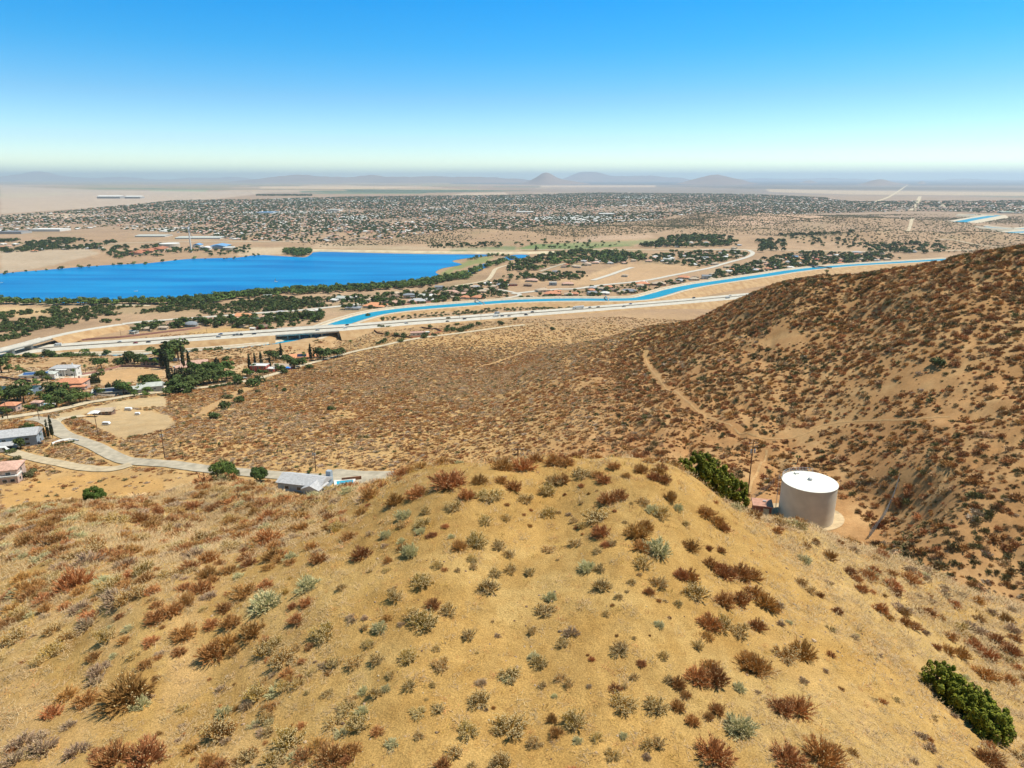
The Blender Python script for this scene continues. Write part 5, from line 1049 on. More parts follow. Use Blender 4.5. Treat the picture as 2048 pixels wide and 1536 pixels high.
# wind turbine
p = P(383, 505); s_ = 1/ppm(p); t = empty('wind_turbine', p, 0, 'white three-bladed wind turbine on the far lake shore', 'wind turbine'); mW = mat('white_turbine_paint', (.75,.76,.77), rough=.4, var=.03)
mb = MB(); mb.tube((0, 0, -1), (0, 0, 47*s_), 2.6, 1.5, 14); mb.build('tower', mW, t); mb = MB(); mb.box((0, -.5, 48*s_), (3, 8, 3.2)); mb.build('nacelle', mW, t)
for i in range(3):
    a = R_(52+120*i); q = Vector((0, -5, 48*s_)); d = Vector((math.cos(a), 0, math.sin(a))); n_ = Vector((-math.sin(a), 0, math.cos(a)))
    mb = MB(); L = 17*s_*1.15; mb.add([q-n_*1.3+Vector((0, y, 0)) for y in (-.3, .3)]+[q+n_*1.3+Vector((0, y, 0)) for y in (-.3, .3)]+[q+d*L*.3-n_*1.7, q+d*L*.3+n_*1.2, q+d*L-n_*.35, q+d*L+n_*.3], [(0, 1, 3, 2), (0, 2, 5, 4), (4, 5, 7, 6), (1, 4, 5, 3), (0, 4, 1), (2, 3, 5)]); mb.build('blade', mW, t)

# ------------------------------------------------------------------ water tank and its yard
TX, TY, TZ, TR, TH = PADX-1.0, PADY+1, 112.0, 6.95, 10.4
mTank = mat('cream_painted_steel_tank', (.70,.64,.53), rough=.55, var=.04, scale=.4, bump=.1); mLid = mat('white_painted_tank_roof', (.80,.79,.72), rough=.6, var=.02)
tk = empty('water_tank', (TX, TY, TZ), 0, 'large round cream water tank with white roof below the near hill', 'water tank')
mb = MB(); mb.lathe([(TR, -1.5)]+[(TR+(.012 if i % 2 else 0), i*TH/10+(.02 if i % 2 else -.02)) for i in range(0, 11)], 96); mb.build('shell', mTank, tk, smooth=False)
mb = MB(); mb.lathe([(TR+.10, TH-.12), (TR+.10, TH+.06), (TR*.5, TH+.32), (.3, TH+.5)], 96); rf = mb.build('roof', mLid, tk)
mb = MB(); mb.lathe([(.55, TH+.45), (.55, TH+.75), (.62, TH+.78), (.45, TH+1.0), (.05, TH+1.12)], 20); mb.build('vent', mSteel, rf)
mb = MB(); mb.box((-1.8, 4.6, TH+.42), (1.0, 1.0, .35), .3); mb.build('hatch', mLid, rf)
mb = MB()
for i in range(15):
    a = R_(62+i*7.2); x, y = (TR-.05)*math.cos(a), (TR-.05)*math.sin(a); mb.tube((x, y, TH), (x, y, TH+1.15), .05, .05, 6)
    if i:
        b_ = R_(62+(i-1)*7.2); x2, y2 = (TR-.05)*math.cos(b_), (TR-.05)*math.sin(b_)
        for hh in (.6, 1.13): mb.tube((x, y, TH+hh), (x2, y2, TH+hh), .045, .045, 5, False)
mb.build('guard_rail', mSteel, tk)
mb = MB()
for s in (-.25, .25): mb.tube((-TR-.25, s+2.6, -.5), (-TR-.25, s+2.6, TH+1.1), .035, .035, 6)
for i in range(34): mb.tube((-TR-.25, 2.35, i*.33), (-TR-.25, 2.85, i*.33), .018, .018, 5, False)
mb.build('ladder', mSteel, tk)
# concrete yard under and round the tank, and the shed
yard = MB(); n_ = 48
prof = [((TX-1.5+(10.6+1.5*math.sin(2*a+1))*math.cos(a)), (TY+(9.5+1.2*math.cos(2*a))*math.sin(a)), 0) for a in [2*math.pi*i/n_ for i in range(n_)]]
V = [(TX, TY, TZ+.12)]+[(x, y, float(max(zt(x, y), TZ))+.1) for x, y, z in prof]; yard.add(V, [(0, 1+i, 1+(i+1) % n_) for i in range(n_)]); tag(yard.build('tank_yard', mat('pale_gravel_yard', (.52,.39,.23), var=.12, scale=.5)), kind='structure')
sx, sy = TX-11.0, TY+2.6
sh = empty('pump_house', (sx, sy, TZ+.1), R_(-14), 'small flat red-brown pump house left of the water tank', 'shed')
mb = MB(); mb.box((0, 0, 1.3), (4.6, 4.2, 2.7)); mb.build('wall', mat('red_brown_block', (.28,.11,.07), var=.12, scale=2), sh); mb = MB(); mb.box((0, 0, 2.78), (5.3, 4.9, .26)); mb.build('roof', mat('faded_red_roof', (.50,.27,.19), var=.08, scale=1), sh)
mb = MB(); mb.box((.9, -2.13, 1.1), (1.5, .08, 2.1)); mb.build('door', mat('cream_steel_door', (.60,.52,.36)), sh); mb = MB(); mb.box((.6, .5, 3.05), (.8, .5, .35)); mb.build('roof_vent', mSteel, sh)
mb = MB(); mb.box((0, 0, .5), (1.7, .8, .9), .3); mb.tube((-.9, 0, .9), (.9, 0, .9), .2, .2, 8)
o = mb.build('pipe_valve', mat('dark_green_pipe_paint', (.05,.07,.05)), None, (TX-8.7, TY-5.6, TZ+.1)); tag(o, 'dark pipe valve standing in the yard in front of the tank', 'valve')
mb = MB(); mb.box((0, 0, .15), (4.2, 1.6, .3)); o = mb.build('concrete_slab', WL['white'], None, (TX-12.5, TY-3.5, TZ+.1), .2); tag(o, 'white concrete slab on the yard left of the tank', 'slab')
def fence(label, pts, h=2.0, step=3.0, wires=5, posts_m=None, name='wire_fence', wr=.016):
    o = empty(name, (0, 0, 0), 0, label, 'fence'); q = resamp([Vector(p) for p in pts], step); q = [Vector((a.x, a.y, float(zt(a.x, a.y)))) for a in q]
    o.location = q[0]; b0 = q[0]; mb = MB()
    for a in q: mb.tube(a-b0+Vector((0, 0, -.2)), a-b0+Vector((0, 0, h)), .045, .045, 5)
    mb.build('posts', posts_m or mSteel, o); mb = MB()
    for a, b_ in zip(q[:-1], q[1:]):
        for i in range(wires): z = h*(.12+.86*i/(wires-1)); mb.tube(a-b0+Vector((0, 0, z)), b_-b0+Vector((0, 0, z)), wr, wr, 4, False)
    mb.build('wire_mesh', mDark, o)
fence('chain-link fence running down the gully right of the tank', [P(1797, 962), P(1785, 1000), P(1765, 1040), P(1737, 1078)], 2.3, 2.2, 12, wr=.022)
fence('chain-link fence along the slope behind the water tank', [P(1680, 972), P(1720, 975), P(1760, 978), P(1796, 980)], 2.0, 2.5, 8)
fence('chain-link fence between pump house and power pole', [P(1502, 1002), P(1520, 990), P(1535, 980), P(1548, 968)], 2.0, 2.2, 8)
fence('wire fence round the near side of the riding ring', [P(120, 842), P(150, 850), P(190, 866), P(215, 874), P(245, 880), P(290, 872), P(335, 860), P(352, 846)], 1.6, 4, 4)

# ------------------------------------------------------------------ power poles
mPole = mat('weathered_pole_wood', (.13,.065,.04), var=.2, scale=2); mIns = mat('pale_insulator', (.55,.57,.6), rough=.3, var=.05)
def pole(u, v, hpx, label, arms=1, trans=False, base=None, hh=None):
    p = Vector(base) if base else P(u, v); h = hh or hpx/ppm(p)*1.03; o = empty('utility_pole', p, random.uniform(-.4, .4), label, 'utility pole')
    k_ = max(1, .45/ppm(p)*1.6/.3) if False else 1
    mb = MB(); mb.tube((0, 0, -.5), (0, 0, h), .19, .13, 8); mb.build('pole', mPole, o)
    for i in range(arms):
        z = h-.35-i*1.1; c = MB(); c.box((0, -.17, z), (2.6, .12, .14)); a = c.build('crossarm', mPole, o); c = MB()
        for x in (-1.2, -.55, .55, 1.2): c.tube((x, -.17, z+.07), (x, -.17, z+.36), .08, .05, 7)
        c.build('insulators', mIns, a)
    if trans:
        for x in (-.5, .5): c = MB(); c.tube((x, -.35, h-3.2), (x, -.35, h-2.1), .26, .26, 10); c.build('transformer', mSteel, o)
    return o
pole(1496, 986, 106, 'tall dark utility pole with crossarms beside the green juniper', 2, True)
pole(0, 0, 0, 'utility pole whose crossarm just shows over the hilltop crest', 2, False, (lambda q: (q[0], q[1], q[2]+Z0-11.5))(at_y(1036, 896, 150)), 11.5)
pole(632, 944, 50, 'utility pole behind the grey-roofed house', 1, True); pole(330, 916, 58, 'utility pole beside the paved road bend', 1, True); pole(196, 869, 44, 'utility pole left of the riding ring by the road', 1)
pole(79, 841, 37, 'utility pole near the left road junction', 1); pole(16, 838, 36, 'utility pole in front of the terracotta house at left', 1); pole(41, 767, 12, 'short pole beside the long white wing', 1)
for i, (u, v, h) in enumerate([(414,668,12),(962,650,22),(919,640,9),(1042,628,15),(1119,608,13),(1137,604,12),(1196,602,14),(1228,584,12),(841,668,14),(537,752,20),(551,745,16),(606,735,20),(242,672,12),(1117,622,10)]): pole(u, v, h, ['thin pole in the freeway median left of the bridge', 'tall thin pole below the freeway near centre', 'short thin pole on the freeway edge', 'thin pole below the freeway right of centre', 'thin pole between canal and freeway, left of pair', 'thin pole between canal and freeway, right of pair', 'thin pole standing at the near canal bank', 'thin pole in the tan field beside canal houses', 'pole inside the brown fenced compound', 'pole in front of the red two-storey house', 'pole at the driveway of the red house', 'pole before the orange-tiled house with solar panels', 'thin pole above the freeway at left', 'thin pole beside the white truck on freeway'][i], 1)

# ------------------------------------------------------------------ vehicles
PT = {k_: mat(k_+'_car_paint', c, rough=.3, var=.03, spec=.5) for k_, c in {'white': (.78,.78,.78), 'silver': (.45,.47,.49), 'black': (.025,.025,.03), 'red': (.35,.04,.03), 'blue': (.05,.12,.3), 'grey': (.16,.17,.18), 'tan': (.4,.34,.25)}.items()}
mTyre = mat('black_tyre_rubber', (.02,.02,.02)); 
def prism(pf, w_, y0=0):
    mb = MB(); n_ = len(pf); mb.add([(x, y0-w_/2, z) for x, z in pf]+[(x, y0+w_/2, z) for x, z in pf], [tuple(range(n_)), tuple(range(2*n_-1, n_-1, -1))]+[(i, i+n_, (i+1) % n_+n_, (i+1) % n_) for i in range(n_)]); return mb
VM = {}
def vmesh(kind):
    if kind in VM: return VM[kind]
    if kind == 'car': b_ = prism([(-2.25,.35),(2.2,.35),(2.3,.75),(1.2,.95),(.6,1.42),(-1.1,1.45),(-1.9,1.0),(-2.3,.92)], 1.8); g = prism([(-1.6,.98),(1.05,.98),(.52,1.36),(-1.05,1.38)], 1.84); wh = (-1.4, 1.4)
    elif kind == 'suv': b_ = prism([(-2.4,.4),(2.3,.4),(2.4,.95),(1.3,1.1),(.8,1.75),(-2.1,1.8),(-2.4,1.1)], 1.95); g = prism([(-2.2,1.15),(1.15,1.15),(.72,1.65),(-2.0,1.68)], 1.99); wh = (-1.5, 1.5)
    elif kind == 'van': b_ = prism([(-3.6,.45),(3.3,.45),(3.4,1.2),(2.7,1.6),(2.2,2.7),(-3.6,2.75)], 2.15); g = prism([(1.2,1.65),(2.6,1.65),(2.15,2.4),(1.2,2.4)], 2.19); wh = (-2.3, 2.3)
    elif kind == 'pickup': b_ = prism([(-2.8,.5),(2.7,.5),(2.8,1.05),(1.5,1.2),(1.0,1.85),(-.5,1.85),(-.7,1.2),(-2.8,1.15)], 2.0); g = prism([(-.5,1.25),(1.35,1.25),(.92,1.75),(-.4,1.75)], 2.04); wh = (-1.8, 1.8)
    wm = MB()
    wm.tube((0, -.12, 0), (0, .12, 0), .36, .36, 12); VM[kind] = (b_, g, wm.mesh('wheel', mTyre), wh, {'car': .8, 'suv': .88, 'van': .98, 'pickup': .9}[kind]); return VM[kind]
def vehicle(kind, p, rz, colr, label, name=None, s=1.0, group=None):
    b_, g, wm, wh, hw = vmesh(kind); o = empty(name or {'car': 'car', 'suv': 'car', 'van': 'van', 'pickup': 'pickup_truck'}[kind], p, rz, label, {'car': 'car', 'suv': 'car', 'van': 'van', 'pickup': 'truck'}[kind], group); o.scale = (s, s, s)
    b_.build('body', PT[colr], o); g.build('windows', mGlass, o)
    for x in wh:
        for y in (-hw, hw): c = bpy.data.objects.new('wheel', wm); C.objects.link(c); c.parent = o; c.location = (x, y, .36)
    return o
def on_fw(u, lane):
    j = min(range(len(fwu)), key=lambda i: abs(fwu[i]-u)); q, nn = frames(fwp)[j]; d = Vector((nn.y, -nn.x, 0)); q = q+nn*lane; return Vector((q.x, q.y, q.z+.02)), math.atan2(d.y, d.x)+(0 if lane < 0 else math.pi)
g_ = 'vehicles driving on the freeway'
for u, lane, k_, c, lb in [(113,8,'van','white','white van on the freeway just past the overpass'),(234,3.8,'car','silver','silver car on the freeway left of two dark cars'),(272,-8,'car','red','dark red car, left of a pair on the freeway'),(296,-8,'car','black','black car, right of a pair on the freeway'),(437,8,'car','blue','dark blue car in the far lanes left of the bridge'),(443,-8,'suv','silver','silver car in near lanes behind the dark truck'),
    (510,-5,'car','black','black car just right of the dark truck'),(634,-7,'car','silver','silver car on the bridge'),(686,-5,'car','white','white car at the right end of the bridge'),(701,12,'car','black','dark car in the far lanes beside the canal'),(812,-8,'car','silver','silver car on freeway near the brown fenced compound'),(881,-16,'car','black','tiny dark car on the near freeway shoulder'),(926,-8,'car','black','dark car left of the white van'),
    (999,12,'van','silver','grey box van in the far lanes near centre'),(988,-8,'van','white','white van in near lanes near centre'),(1004,-8,'suv','grey','grey car following the white van'),(1013,-11,'car','grey','small grey car right beside the grey one'),(1051,-12,'suv','black','black car on near freeway edge right of centre'),(1068,6,'car','black','dark car in far lanes right of centre'),(1184,8,'car','grey','grey car right behind the long white truck'),
    (1202,5,'suv','tan','tan car two places behind the white truck'),(1248,-5,'pickup','grey','dark pickup truck in the middle freeway lanes'),(1267,10,'car','blue','blue-grey car in far lanes near the canal'),(1396,16,'suv','black','black car on the far freeway ramp'),(1452,-8,'van','silver','white box van near where hill hides the freeway'),(1471,10,'car','white','white car near where hill hides the freeway')]:
    q, rz = on_fw(u, lane); vehicle(k_, q, rz, c, lb, s=1.12, group=g_)
def semi(u, lane, label, cab, box):
    q, rz = on_fw(u, lane); o = empty('semi_truck', q, rz, label, 'truck', g_); b_ = prism([(5.2,.6),(8.6,.6),(8.6,1.9),(7.6,2.1),(7.4,3.3),(5.2,3.6)], 2.4); b_.build('cab', PT[cab], o); g = prism([(6.6,2.1),(7.55,2.1),(7.35,3.0),(6.6,3.0)], 2.44); g.build('windows', mGlass, o)
    t = MB(); t.box((-2.6, 0, 2.5), (14.6, 2.55, 2.8)); t.build('trailer', PT[box], o); c = MB(); c.box((0, 0, .85), (14, 1.2, .3)); c.build('chassis', mDark, o); m_ = MB(); m_.tube((0, -1.2, 0), (0, 1.2, 0), .5, .5, 12); wm = m_.mesh('wheel', mTyre)
    for x in (-8.4, -7.1, 4.2, 5.4, 7.7): w2 = bpy.data.objects.new('wheel', wm); C.objects.link(w2); w2.parent = o; w2.location = (x, 0, .5)
semi(1161, 8, 'long white semi-trailer truck in the far freeway lanes', 'white', 'white')
q, rz = on_fw(478, -6); o = empty('tow_truck', q, rz, 'dark truck towing a dark load left of the bridge', 'truck', g_)
prism([(2.2,.6),(5.4,.6),(5.5,1.4),(4.3,1.6),(3.9,2.6),(2.2,2.6)], 2.2).build('cab', PT['black'], o); mb = MB(); mb.box((-2.6, 0, 1.0), (9.2, 2.3, .35)); mb.box((-1.2, 0, 1.9), (3.2, 2.0, 1.4)); mb.box((-4.8, 0, 1.7), (3.0, 1.9, 1.0)); mb.build('loaded_trailer', PT['grey'], o)
for x in (-5.5, -4.4, 3.0, 4.6): w2 = bpy.data.objects.new('wheel', vmesh('car')[2]); C.objects.link(w2); w2.parent = o; w2.location = (x, -.95, .36); w3 = w2.copy(); C.objects.link(w3); w3.location.y = .95
def parked(u, v, k_, c, lb, rz=.3): p = P(u, v); vehicle(k_, p, rz, c, lb, group='vehicles parked at the valley houses')
for a in [(313,771,'suv','silver','silver car on white drive, left of a parked pair'),(326,769,'suv','white','white car on white drive, right of a parked pair'),(316,783,'car','black','dark car at the low gate by the dirt road'),(489,758,'car','silver','silver car waiting on the upper dirt road'),(497,744,'pickup','black','dark pickup on the drive of the red house'),(500,750,'car','grey','grey car in front of the dark pickup'),(445,704,'pickup','white','white truck in the yard below the freeway, leftmost'),
    (455,703,'car','grey','grey car in the cluttered yard below the freeway'),(463,701,'pickup','black','black pickup in the cluttered yard below the freeway'),(595,735,'car','black','black car beside the palm and orange house'),(630,714,'car','white','white car at the orange-tiled solar house'),(2,905,'van','white','white van parked at the left edge below the big grey house'),(74,889,'car','black','dark car parked by the cypress row'),(105,760,'car','black','black car on the mansion driveway')]: parked(*a)
def rv(u, v, L, lb, c='white', nm='camper_trailer'):
    p = P(u, v); L = L/ppm(p); o = empty(nm, p, random.uniform(-.1, .35), lb, 'trailer', 'trailers parked in the valley'); o.scale = (1, .85, min(1, .35+L/12)); prism([(-L/2,.5),(L/2,.5),(L/2+.3,1.3),(L/2-.2,2.8),(-L/2,2.9)], 2.4).build('body', PT[c], o)
    m_ = MB()
    for i in range(3): m_.box((-L*.3+i*L*.28, -1.21, 1.9), (1.0, .06, .6))
    m_.build('windows', mGlass, o)
    for x in (-.5, .5): w2 = bpy.data.objects.new('wheel', vmesh('car')[2]); C.objects.link(w2); w2.parent = o; w2.location = (x, -1.1, .36)
rv(391, 711, 22, 'long white camper behind the faded pink house'); rv(354, 722, 13, 'short white camper beside the large dark tree'); rv(425, 713, 20, 'dark-topped white trailer in the yard below the freeway', 'black'); rv(213, 850, 13, 'white horse trailer standing in the riding ring'); rv(275, 830, 8, 'small white trailer at the far side of riding ring'); rv(352, 737, 10, 'small white trailer between trees near the pink house'); rv(257, 821, 12, 'white flat trailer on the upper rim of the riding ring')
# white canopy tent, pools, court, walls
p = P(189, 833); o = empty('canopy_tent', p, .2, 'white canopy tent beside the horse shelter', 'tent'); mb = MB(); mb.add([(-3,-2.5,2.5),(3,-2.5,2.5),(3,2.5,2.5),(-3,2.5,2.5),(0,0,3.9)], [(0,1,4),(1,2,4),(2,3,4),(3,0,4),(3,2,1,0)]); mb.build('cover', RF['white'], o); mb = MB()
for x in (-2.9, 2.9):
    for y in (-2.4, 2.4): mb.tube((x, y, -.3), (x, y, 2.6), .06, .06, 6)
mb.build('legs', mSteel, o)
mPool = mat('bright_pool_water', (.02,.42,.62), rough=.15, var=.05, spec=.5)
def pool(u, v, w_, d, lb, rz=0):
    p = P(u, v); o = empty('swimming_pool', p, rz, lb, 'pool'); mb = MB()
    for s in (-1, 1): mb.box((s*(w_/2+.5), 0, .25), (1, d+2, 1.1)); mb.box((0, s*(d/2+.5), .248), (w_, 1, 1.1))
    mb.build('rim', WL['white'], o); mb = MB(); mb.box((0, 0, .1), (w_, d, 1)); mb.build('water', mPool, o)
pool(690, 968, 6.2, 3.4, 'narrow bright pool with wooden deck right of the grey-roofed house', .25); pool(90, 812, 7, 5, 'small turquoise pool among the left valley houses')
p = P(19, 788); o = empty('tennis_court', p, .1, 'green tennis court with blue windscreen fence at left edge', 'tennis court'); mb = MB(); mb.box((0, 0, .2), (34, 17, .9)); mb.build('court', mat('green_court_paint', (.30,.46,.34), var=.05), o); mb = MB()
for s in (-1, 1): mb.box((0, s*8.6, 1.8), (34.4, .12, 3.2)); mb.box((s*17.1, 0, 1.81), (.12, 17, 3.2))
mb.build('windscreen', mat('blue_windscreen', (.20,.26,.33), var=.05), o)
def wall_line(name, label, px, h, t, m_, zs=None):
    q = resamp([P(*a) for a in px], 3); o = ribobj('wall_run', q, [(t/2,-1),(t/2,h),(-t/2,h),(-t/2,-1)], m_, drape=0.0, kind=None); o.name = name; tag(o, label, 'wall' if 'wall' in name else 'fence'); return o
mBrW = mat('brown_garden_wall', (.26,.13,.10), var=.12, scale=1); mWood = mat('red_brown_wood_fence', (.30,.12,.06), var=.15, scale=1)
wall_line('garden_wall', 'low brown wall curving round the bare field by the mansion', [(165,750),(200,744),(240,734),(280,734),(335,738),(345,740)], 1.8, .4, mBrW)
wall_line('garden_wall', 'brown wall between tennis court and terracotta house', [(40,777),(60,780),(85,784),(104,786)], 1.8, .4, mBrW); wall_line('garden_wall', 'brown wall below the long white wing', [(0,756),(30,760),(62,764)], 1.8, .4, mBrW)
wall_line('garden_wall', 'curved grey wall in front of the long pale-roofed house', [(180,787),(192,791),(210,793),(228,793),(240,791)], 1.5, .4, WL['tan']); wall_line('garden_wall', 'white curb wall beside the row of clipped bushes', [(104,889),(120,883),(140,880),(158,883)], 1.0, .5, WL['white'])
wall_line('wood_fence', 'long brown wooden fence before the walled white house', [(783,672),(800,674),(822,676),(850,673),(884,664)], 2.0, .3, mWood); wall_line('wood_fence', 'brown wooden fence behind the walled white house', [(843,656),(860,659),(884,664)], 2.0, .3, mWood); wall_line('wood_fence', 'short brown wooden fence left of the walled house', [(742,664),(755,667),(767,669)], 2.0, .3, mWood)
wall_line('roadside_wall', 'long dark brown wall above the freeway at left', [(142,684),(180,680),(240,676),(300,669),(370,661),(400,656)], 2.4, .4, mBrW); wall_line('canal_side_wall', 'brown wall behind the canal bank by grey-roofed houses', [(802,611),(830,608),(866,604)], 2.2, .4, mBrW)
q = P(700, 968); mb = MB(); mb.box((0, 0, .9), (7.6, .25, 1.5)); o = mb.build('wood_fence', mWood, None, (q.x, q.y+3, q.z), .25); tag(o, 'short wooden fence behind the narrow pool', 'fence')
q = P(576, 740); mb = MB(); mb.add([(-3.2,-2.4,2.4),(3.2,-2.4,2.4),(3.2,2.4,2.8),(-3.2,2.4,2.8),(0,0,3.3)], [(0,1,4),(1,2,4),(2,3,4),(3,0,4)]); 
for x in (-3, 3): mb.tube((x, -2.2, -.4), (x, -2.2, 2.5), .07, .07, 5); mb.tube((x, 2.2, -.4), (x, 2.2, 2.8), .07, .07, 5)
o = mb.build('shade_canopy', mat('bright_blue_tarp', (.04,.22,.65), var=.05), None, q); tag(o, 'bright blue shade canopy right of the red-walled house', 'canopy')
q = P(630, 950); mb = MB(); mb.box((0, 0, 1.4), (3.4, 3, 3.4)); mb.box((0, 0, 3.3), (3.8, 3.4, .4)); 
# small crossings of the canal
def span(u, name, label, hgt, w_, m_, L=20):
    cu = [proj(p.x, p.y, p.z)[0] for p in canp]; j = min(range(len(cu)), key=lambda i: abs(cu[i]-u)); q, nn = frames(canp)[j]; o = empty(name, q, math.atan2(nn.y, nn.x), label, 'bridge')
    mb = MB(); mb.box((0, 0, hgt), (2*L, w_, .5)); mb.build('deck', m_, o); mb = MB()
    for s in (-1, 1): mb.box((0, s*w_/2, hgt+.8), (2*L, .12, .9)); mb.box((s*(L-1), 0, hgt/2-.8), (1.5, w_, hgt+1.2))
    mb.build('railing', m_, o)
span(1640, 'road_bridge', 'flat dark road bridge crossing the canal at right', 3.0, 9, mat('dark_weathered_concrete', (.14,.14,.16)), 26); span(960, 'gauging_footbridge', 'thin white footbridge with gauging frame over the canal', 3.2, 1.4, WL['white']); span(1218, 'gauging_footbridge', 'small white footbridge over the canal behind the semi truck', 3.2, 1.6, WL['white'])
# boats
def boat(u, v, lb, sail):
    x, y, z = at_z(u, v, -199.5); o = empty('sailboat' if sail else 'small_boat', (x, y, .5), .4, lb, 'boat'); prism([(-3,0),(2.6,0),(3.6,1.0),(-3.1,.9)], 2.2).build('hull', WL['white'], o)
    if sail: mb = MB(); mb.tube((0, 0, .8), (0, 0, 9), .1, .06, 6); mb.build('mast', mSteel, o); mb = MB(); mb.add([(-.2,0,1.6),(-3,.3,1.7),(-.15,0,8.6),(-.2,.12,1.6),(-3,.42,1.7),(-.15,.12,8.6)], [(0,1,2),(5,4,3),(0,2,5,3),(1,4,5,2),(0,3,4,1)]); mb.build('sail', WL['white'], o)
boat(552, 564, 'tiny white sailboat in the middle of the lake', True); boat(272, 583, 'small white boat on the left half of the lake', False); boat(2, 566, 'pale boat at the left edge of the lake', False)
# a dark wash and stones by the road end

# ------------------------------------------------------------------ largest scattered plants become things, the rest one mass per kind
for c in cand: c.append(float(zt(c[0], c[1]))); c.append(c[2]*F/math.hypot(c[0], c[1]))
trees_ = sorted([c for c in cand if c[3] not in ('bush', 'olive')], key=lambda c: -c[6]); bushes_ = sorted([c for c in cand if c[3] in ('bush', 'olive')], key=lambda c: -c[6]*(.9))
def indiv(lst, n_, group):
    for x, y, h, k_, zone, z, s in lst[:n_]: tree(k_, x, y, h, zone, random.uniform(.95, 1.3), None, group, z)
    return lst[n_:]
rt = indiv(trees_, 215, 'trees on the plain round the lake and canal'); rb = indiv(bushes_, 230, 'scrub bushes on the plain round the lake and canal')

def gn_scatter(name, pts, rot, scl, pid, protos, seed=0):
    """one object: instances of the prototypes on the points"""
    me = bpy.data.meshes.new(name); pts = np.asarray(pts, np.float32); me.vertices.add(len(pts)); me.vertices.foreach_set('co', pts.ravel())
    for nm, dt, arr, key in (('rot', 'FLOAT_VECTOR', rot, 'vector'), ('scl', 'FLOAT_VECTOR', scl, 'vector'), ('pid', 'INT', pid, 'value')):
        a = me.attributes.new(nm, dt, 'POINT'); a.data.foreach_set(key, np.asarray(arr, np.int32 if dt == 'INT' else np.float32).ravel())
    o = bpy.data.objects.new(name, me); C.objects.link(o); tag(o, kind='stuff')
    col_ = bpy.data.collections.new(name+'_kinds')
    for i, m_ in enumerate(protos):
        q = bpy.data.objects.new('%s_kind_%02d' % (name, i), m_); col_.objects.link(q)
    ng = bpy.data.node_groups.new(name+'_nodes', 'GeometryNodeTree'); ng.interface.new_socket('Geometry', in_out='INPUT', socket_type='NodeSocketGeometry'); ng.interface.new_socket('Geometry', in_out='OUTPUT', socket_type='NodeSocketGeometry')
    N_ = ng.nodes; gi = N_.new('NodeGroupInput'); go = N_.new('NodeGroupOutput'); ip = N_.new('GeometryNodeInstanceOnPoints'); ci = N_.new('GeometryNodeCollectionInfo'); ci.inputs['Collection'].default_value = col_; ci.inputs['Separate Children'].default_value = True; ci.inputs['Reset Children'].default_value = True
    m2p = N_.new('GeometryNodeMeshToPoints'); L_ = ng.links
    def at(nm, dt):
        q = N_.new('GeometryNodeInputNamedAttribute'); q.data_type = dt; q.inputs['Name'].default_value = nm; return q.outputs['Attribute']
    L_.new(gi.outputs[0], m2p.inputs['Mesh']); L_.new(m2p.outputs[0], ip.inputs['Points']); L_.new(ci.outputs[0], ip.inputs['Instance']); ip.inputs['Pick Instance'].default_value = True
    L_.new(at('pid', 'INT'), ip.inputs['Instance Index']); L_.new(at('rot', 'FLOAT_VECTOR'), ip.inputs['Rotation']); L_.new(at('scl', 'FLOAT_VECTOR'), ip.inputs['Scale']); L_.new(ip.outputs[0], go.inputs[0])
    md = o.modifiers.new('scatter', 'NODES'); md.node_group = ng; return o
def lowtree(seed, n_, mk, flat_=1.0):
    return crown(seed, lob(seed, 4, .25, .3, .65, .22, .38), n_, .13).mesh('crown', mLeaf[mk])
def sc3(h, w_): return np.stack([h*w_, h*w_, h], 1)
def rotz(n_, rd): r = np.zeros((n_, 3)); r[:, 2] = rd.uniform(0, 6.28, n_); return r
KI = {'broad': 0, 'light': 1, 'evergreen': 2, 'pine': 2, 'bush': 3, 'olive': 4}
rd = np.random.default_rng(5)
lt = [lowtree(1, 90, 'broad'), lowtree(2, 90, 'light'), lowtree(3, 90, 'dark'), lowtree(4, 90, 'dark'), lowtree(5, 90, 'olive')]
def mass(name, lst):
    a = np.array([(c[0], c[1], c[5]) for c in lst]); h = np.array([c[2] for c in lst]); pid = np.array([KI[c[3]] for c in lst]); w_ = np.where(pid > 2, 1.7, 1.15)*rd.uniform(.85, 1.3, len(lst))
    gn_scatter(name, a, rotz(len(lst), rd), sc3(h, w_), pid, lt)
mass('distant_trees', rt); mass('distant_scrub', rb)
# the far town: a sea of roofs and trees that reads as one mass
TOWN = [(0,432),(120,424),(350,402),(540,399),(700,394),(1000,391),(1200,386),(1500,389),(1650,396),(1700,404),(2048,402),(2048,428),(1900,424),(1750,424),(1560,430),(1440,432),(1380,440),(1250,447),(1150,455),(1040,462),(930,460),(880,470),(760,480),(600,486),(470,480),(400,468),(200,458),(0,464)]
tw = [at_z(u, v, -200)[:2] for u, v in TOWN]
def sample(pl_, n_, seed, dens=None):
    rd_ = np.random.default_rng(seed); xs = [p[0] for p in pl_]; ys = [p[1] for p in pl_]; out = []
    tot = 0
    while tot < n_:
        x = rd_.uniform(min(xs), max(xs), n_*2); y = rd_.uniform(min(ys), max(ys), n_*2); ok = inpoly(x, y, pl_)
        if dens is not None: ok &= rd_.random(len(x)) < dens(x, y)
        x, y = x[ok], y[ok]; out.append(np.stack([x, y], 1)); tot += len(x)
    return np.concatenate(out)[:n_]
def dn(x, y):
    b_ = sstep(-.22, .04, fbm(x, y, 500, 4, 7))*.85+.12; r = np.hypot(x, y); g = ((np.abs((x*.97+y*.26) % 160-80) > 5) & (np.abs((y*.97-x*.26) % 110-55) > 4))
    return b_*g*np.clip(2600/r, .3, 1)**.5
th = sample(tw, 33000, 1, dn); tt = np.concatenate([sample(tw, 66000, 2, dn), sample([at_z(u, v, -200)[:2] for u, v in [(512,389),(624,389),(624,392.5),(512,392.5)]], 500, 3)])
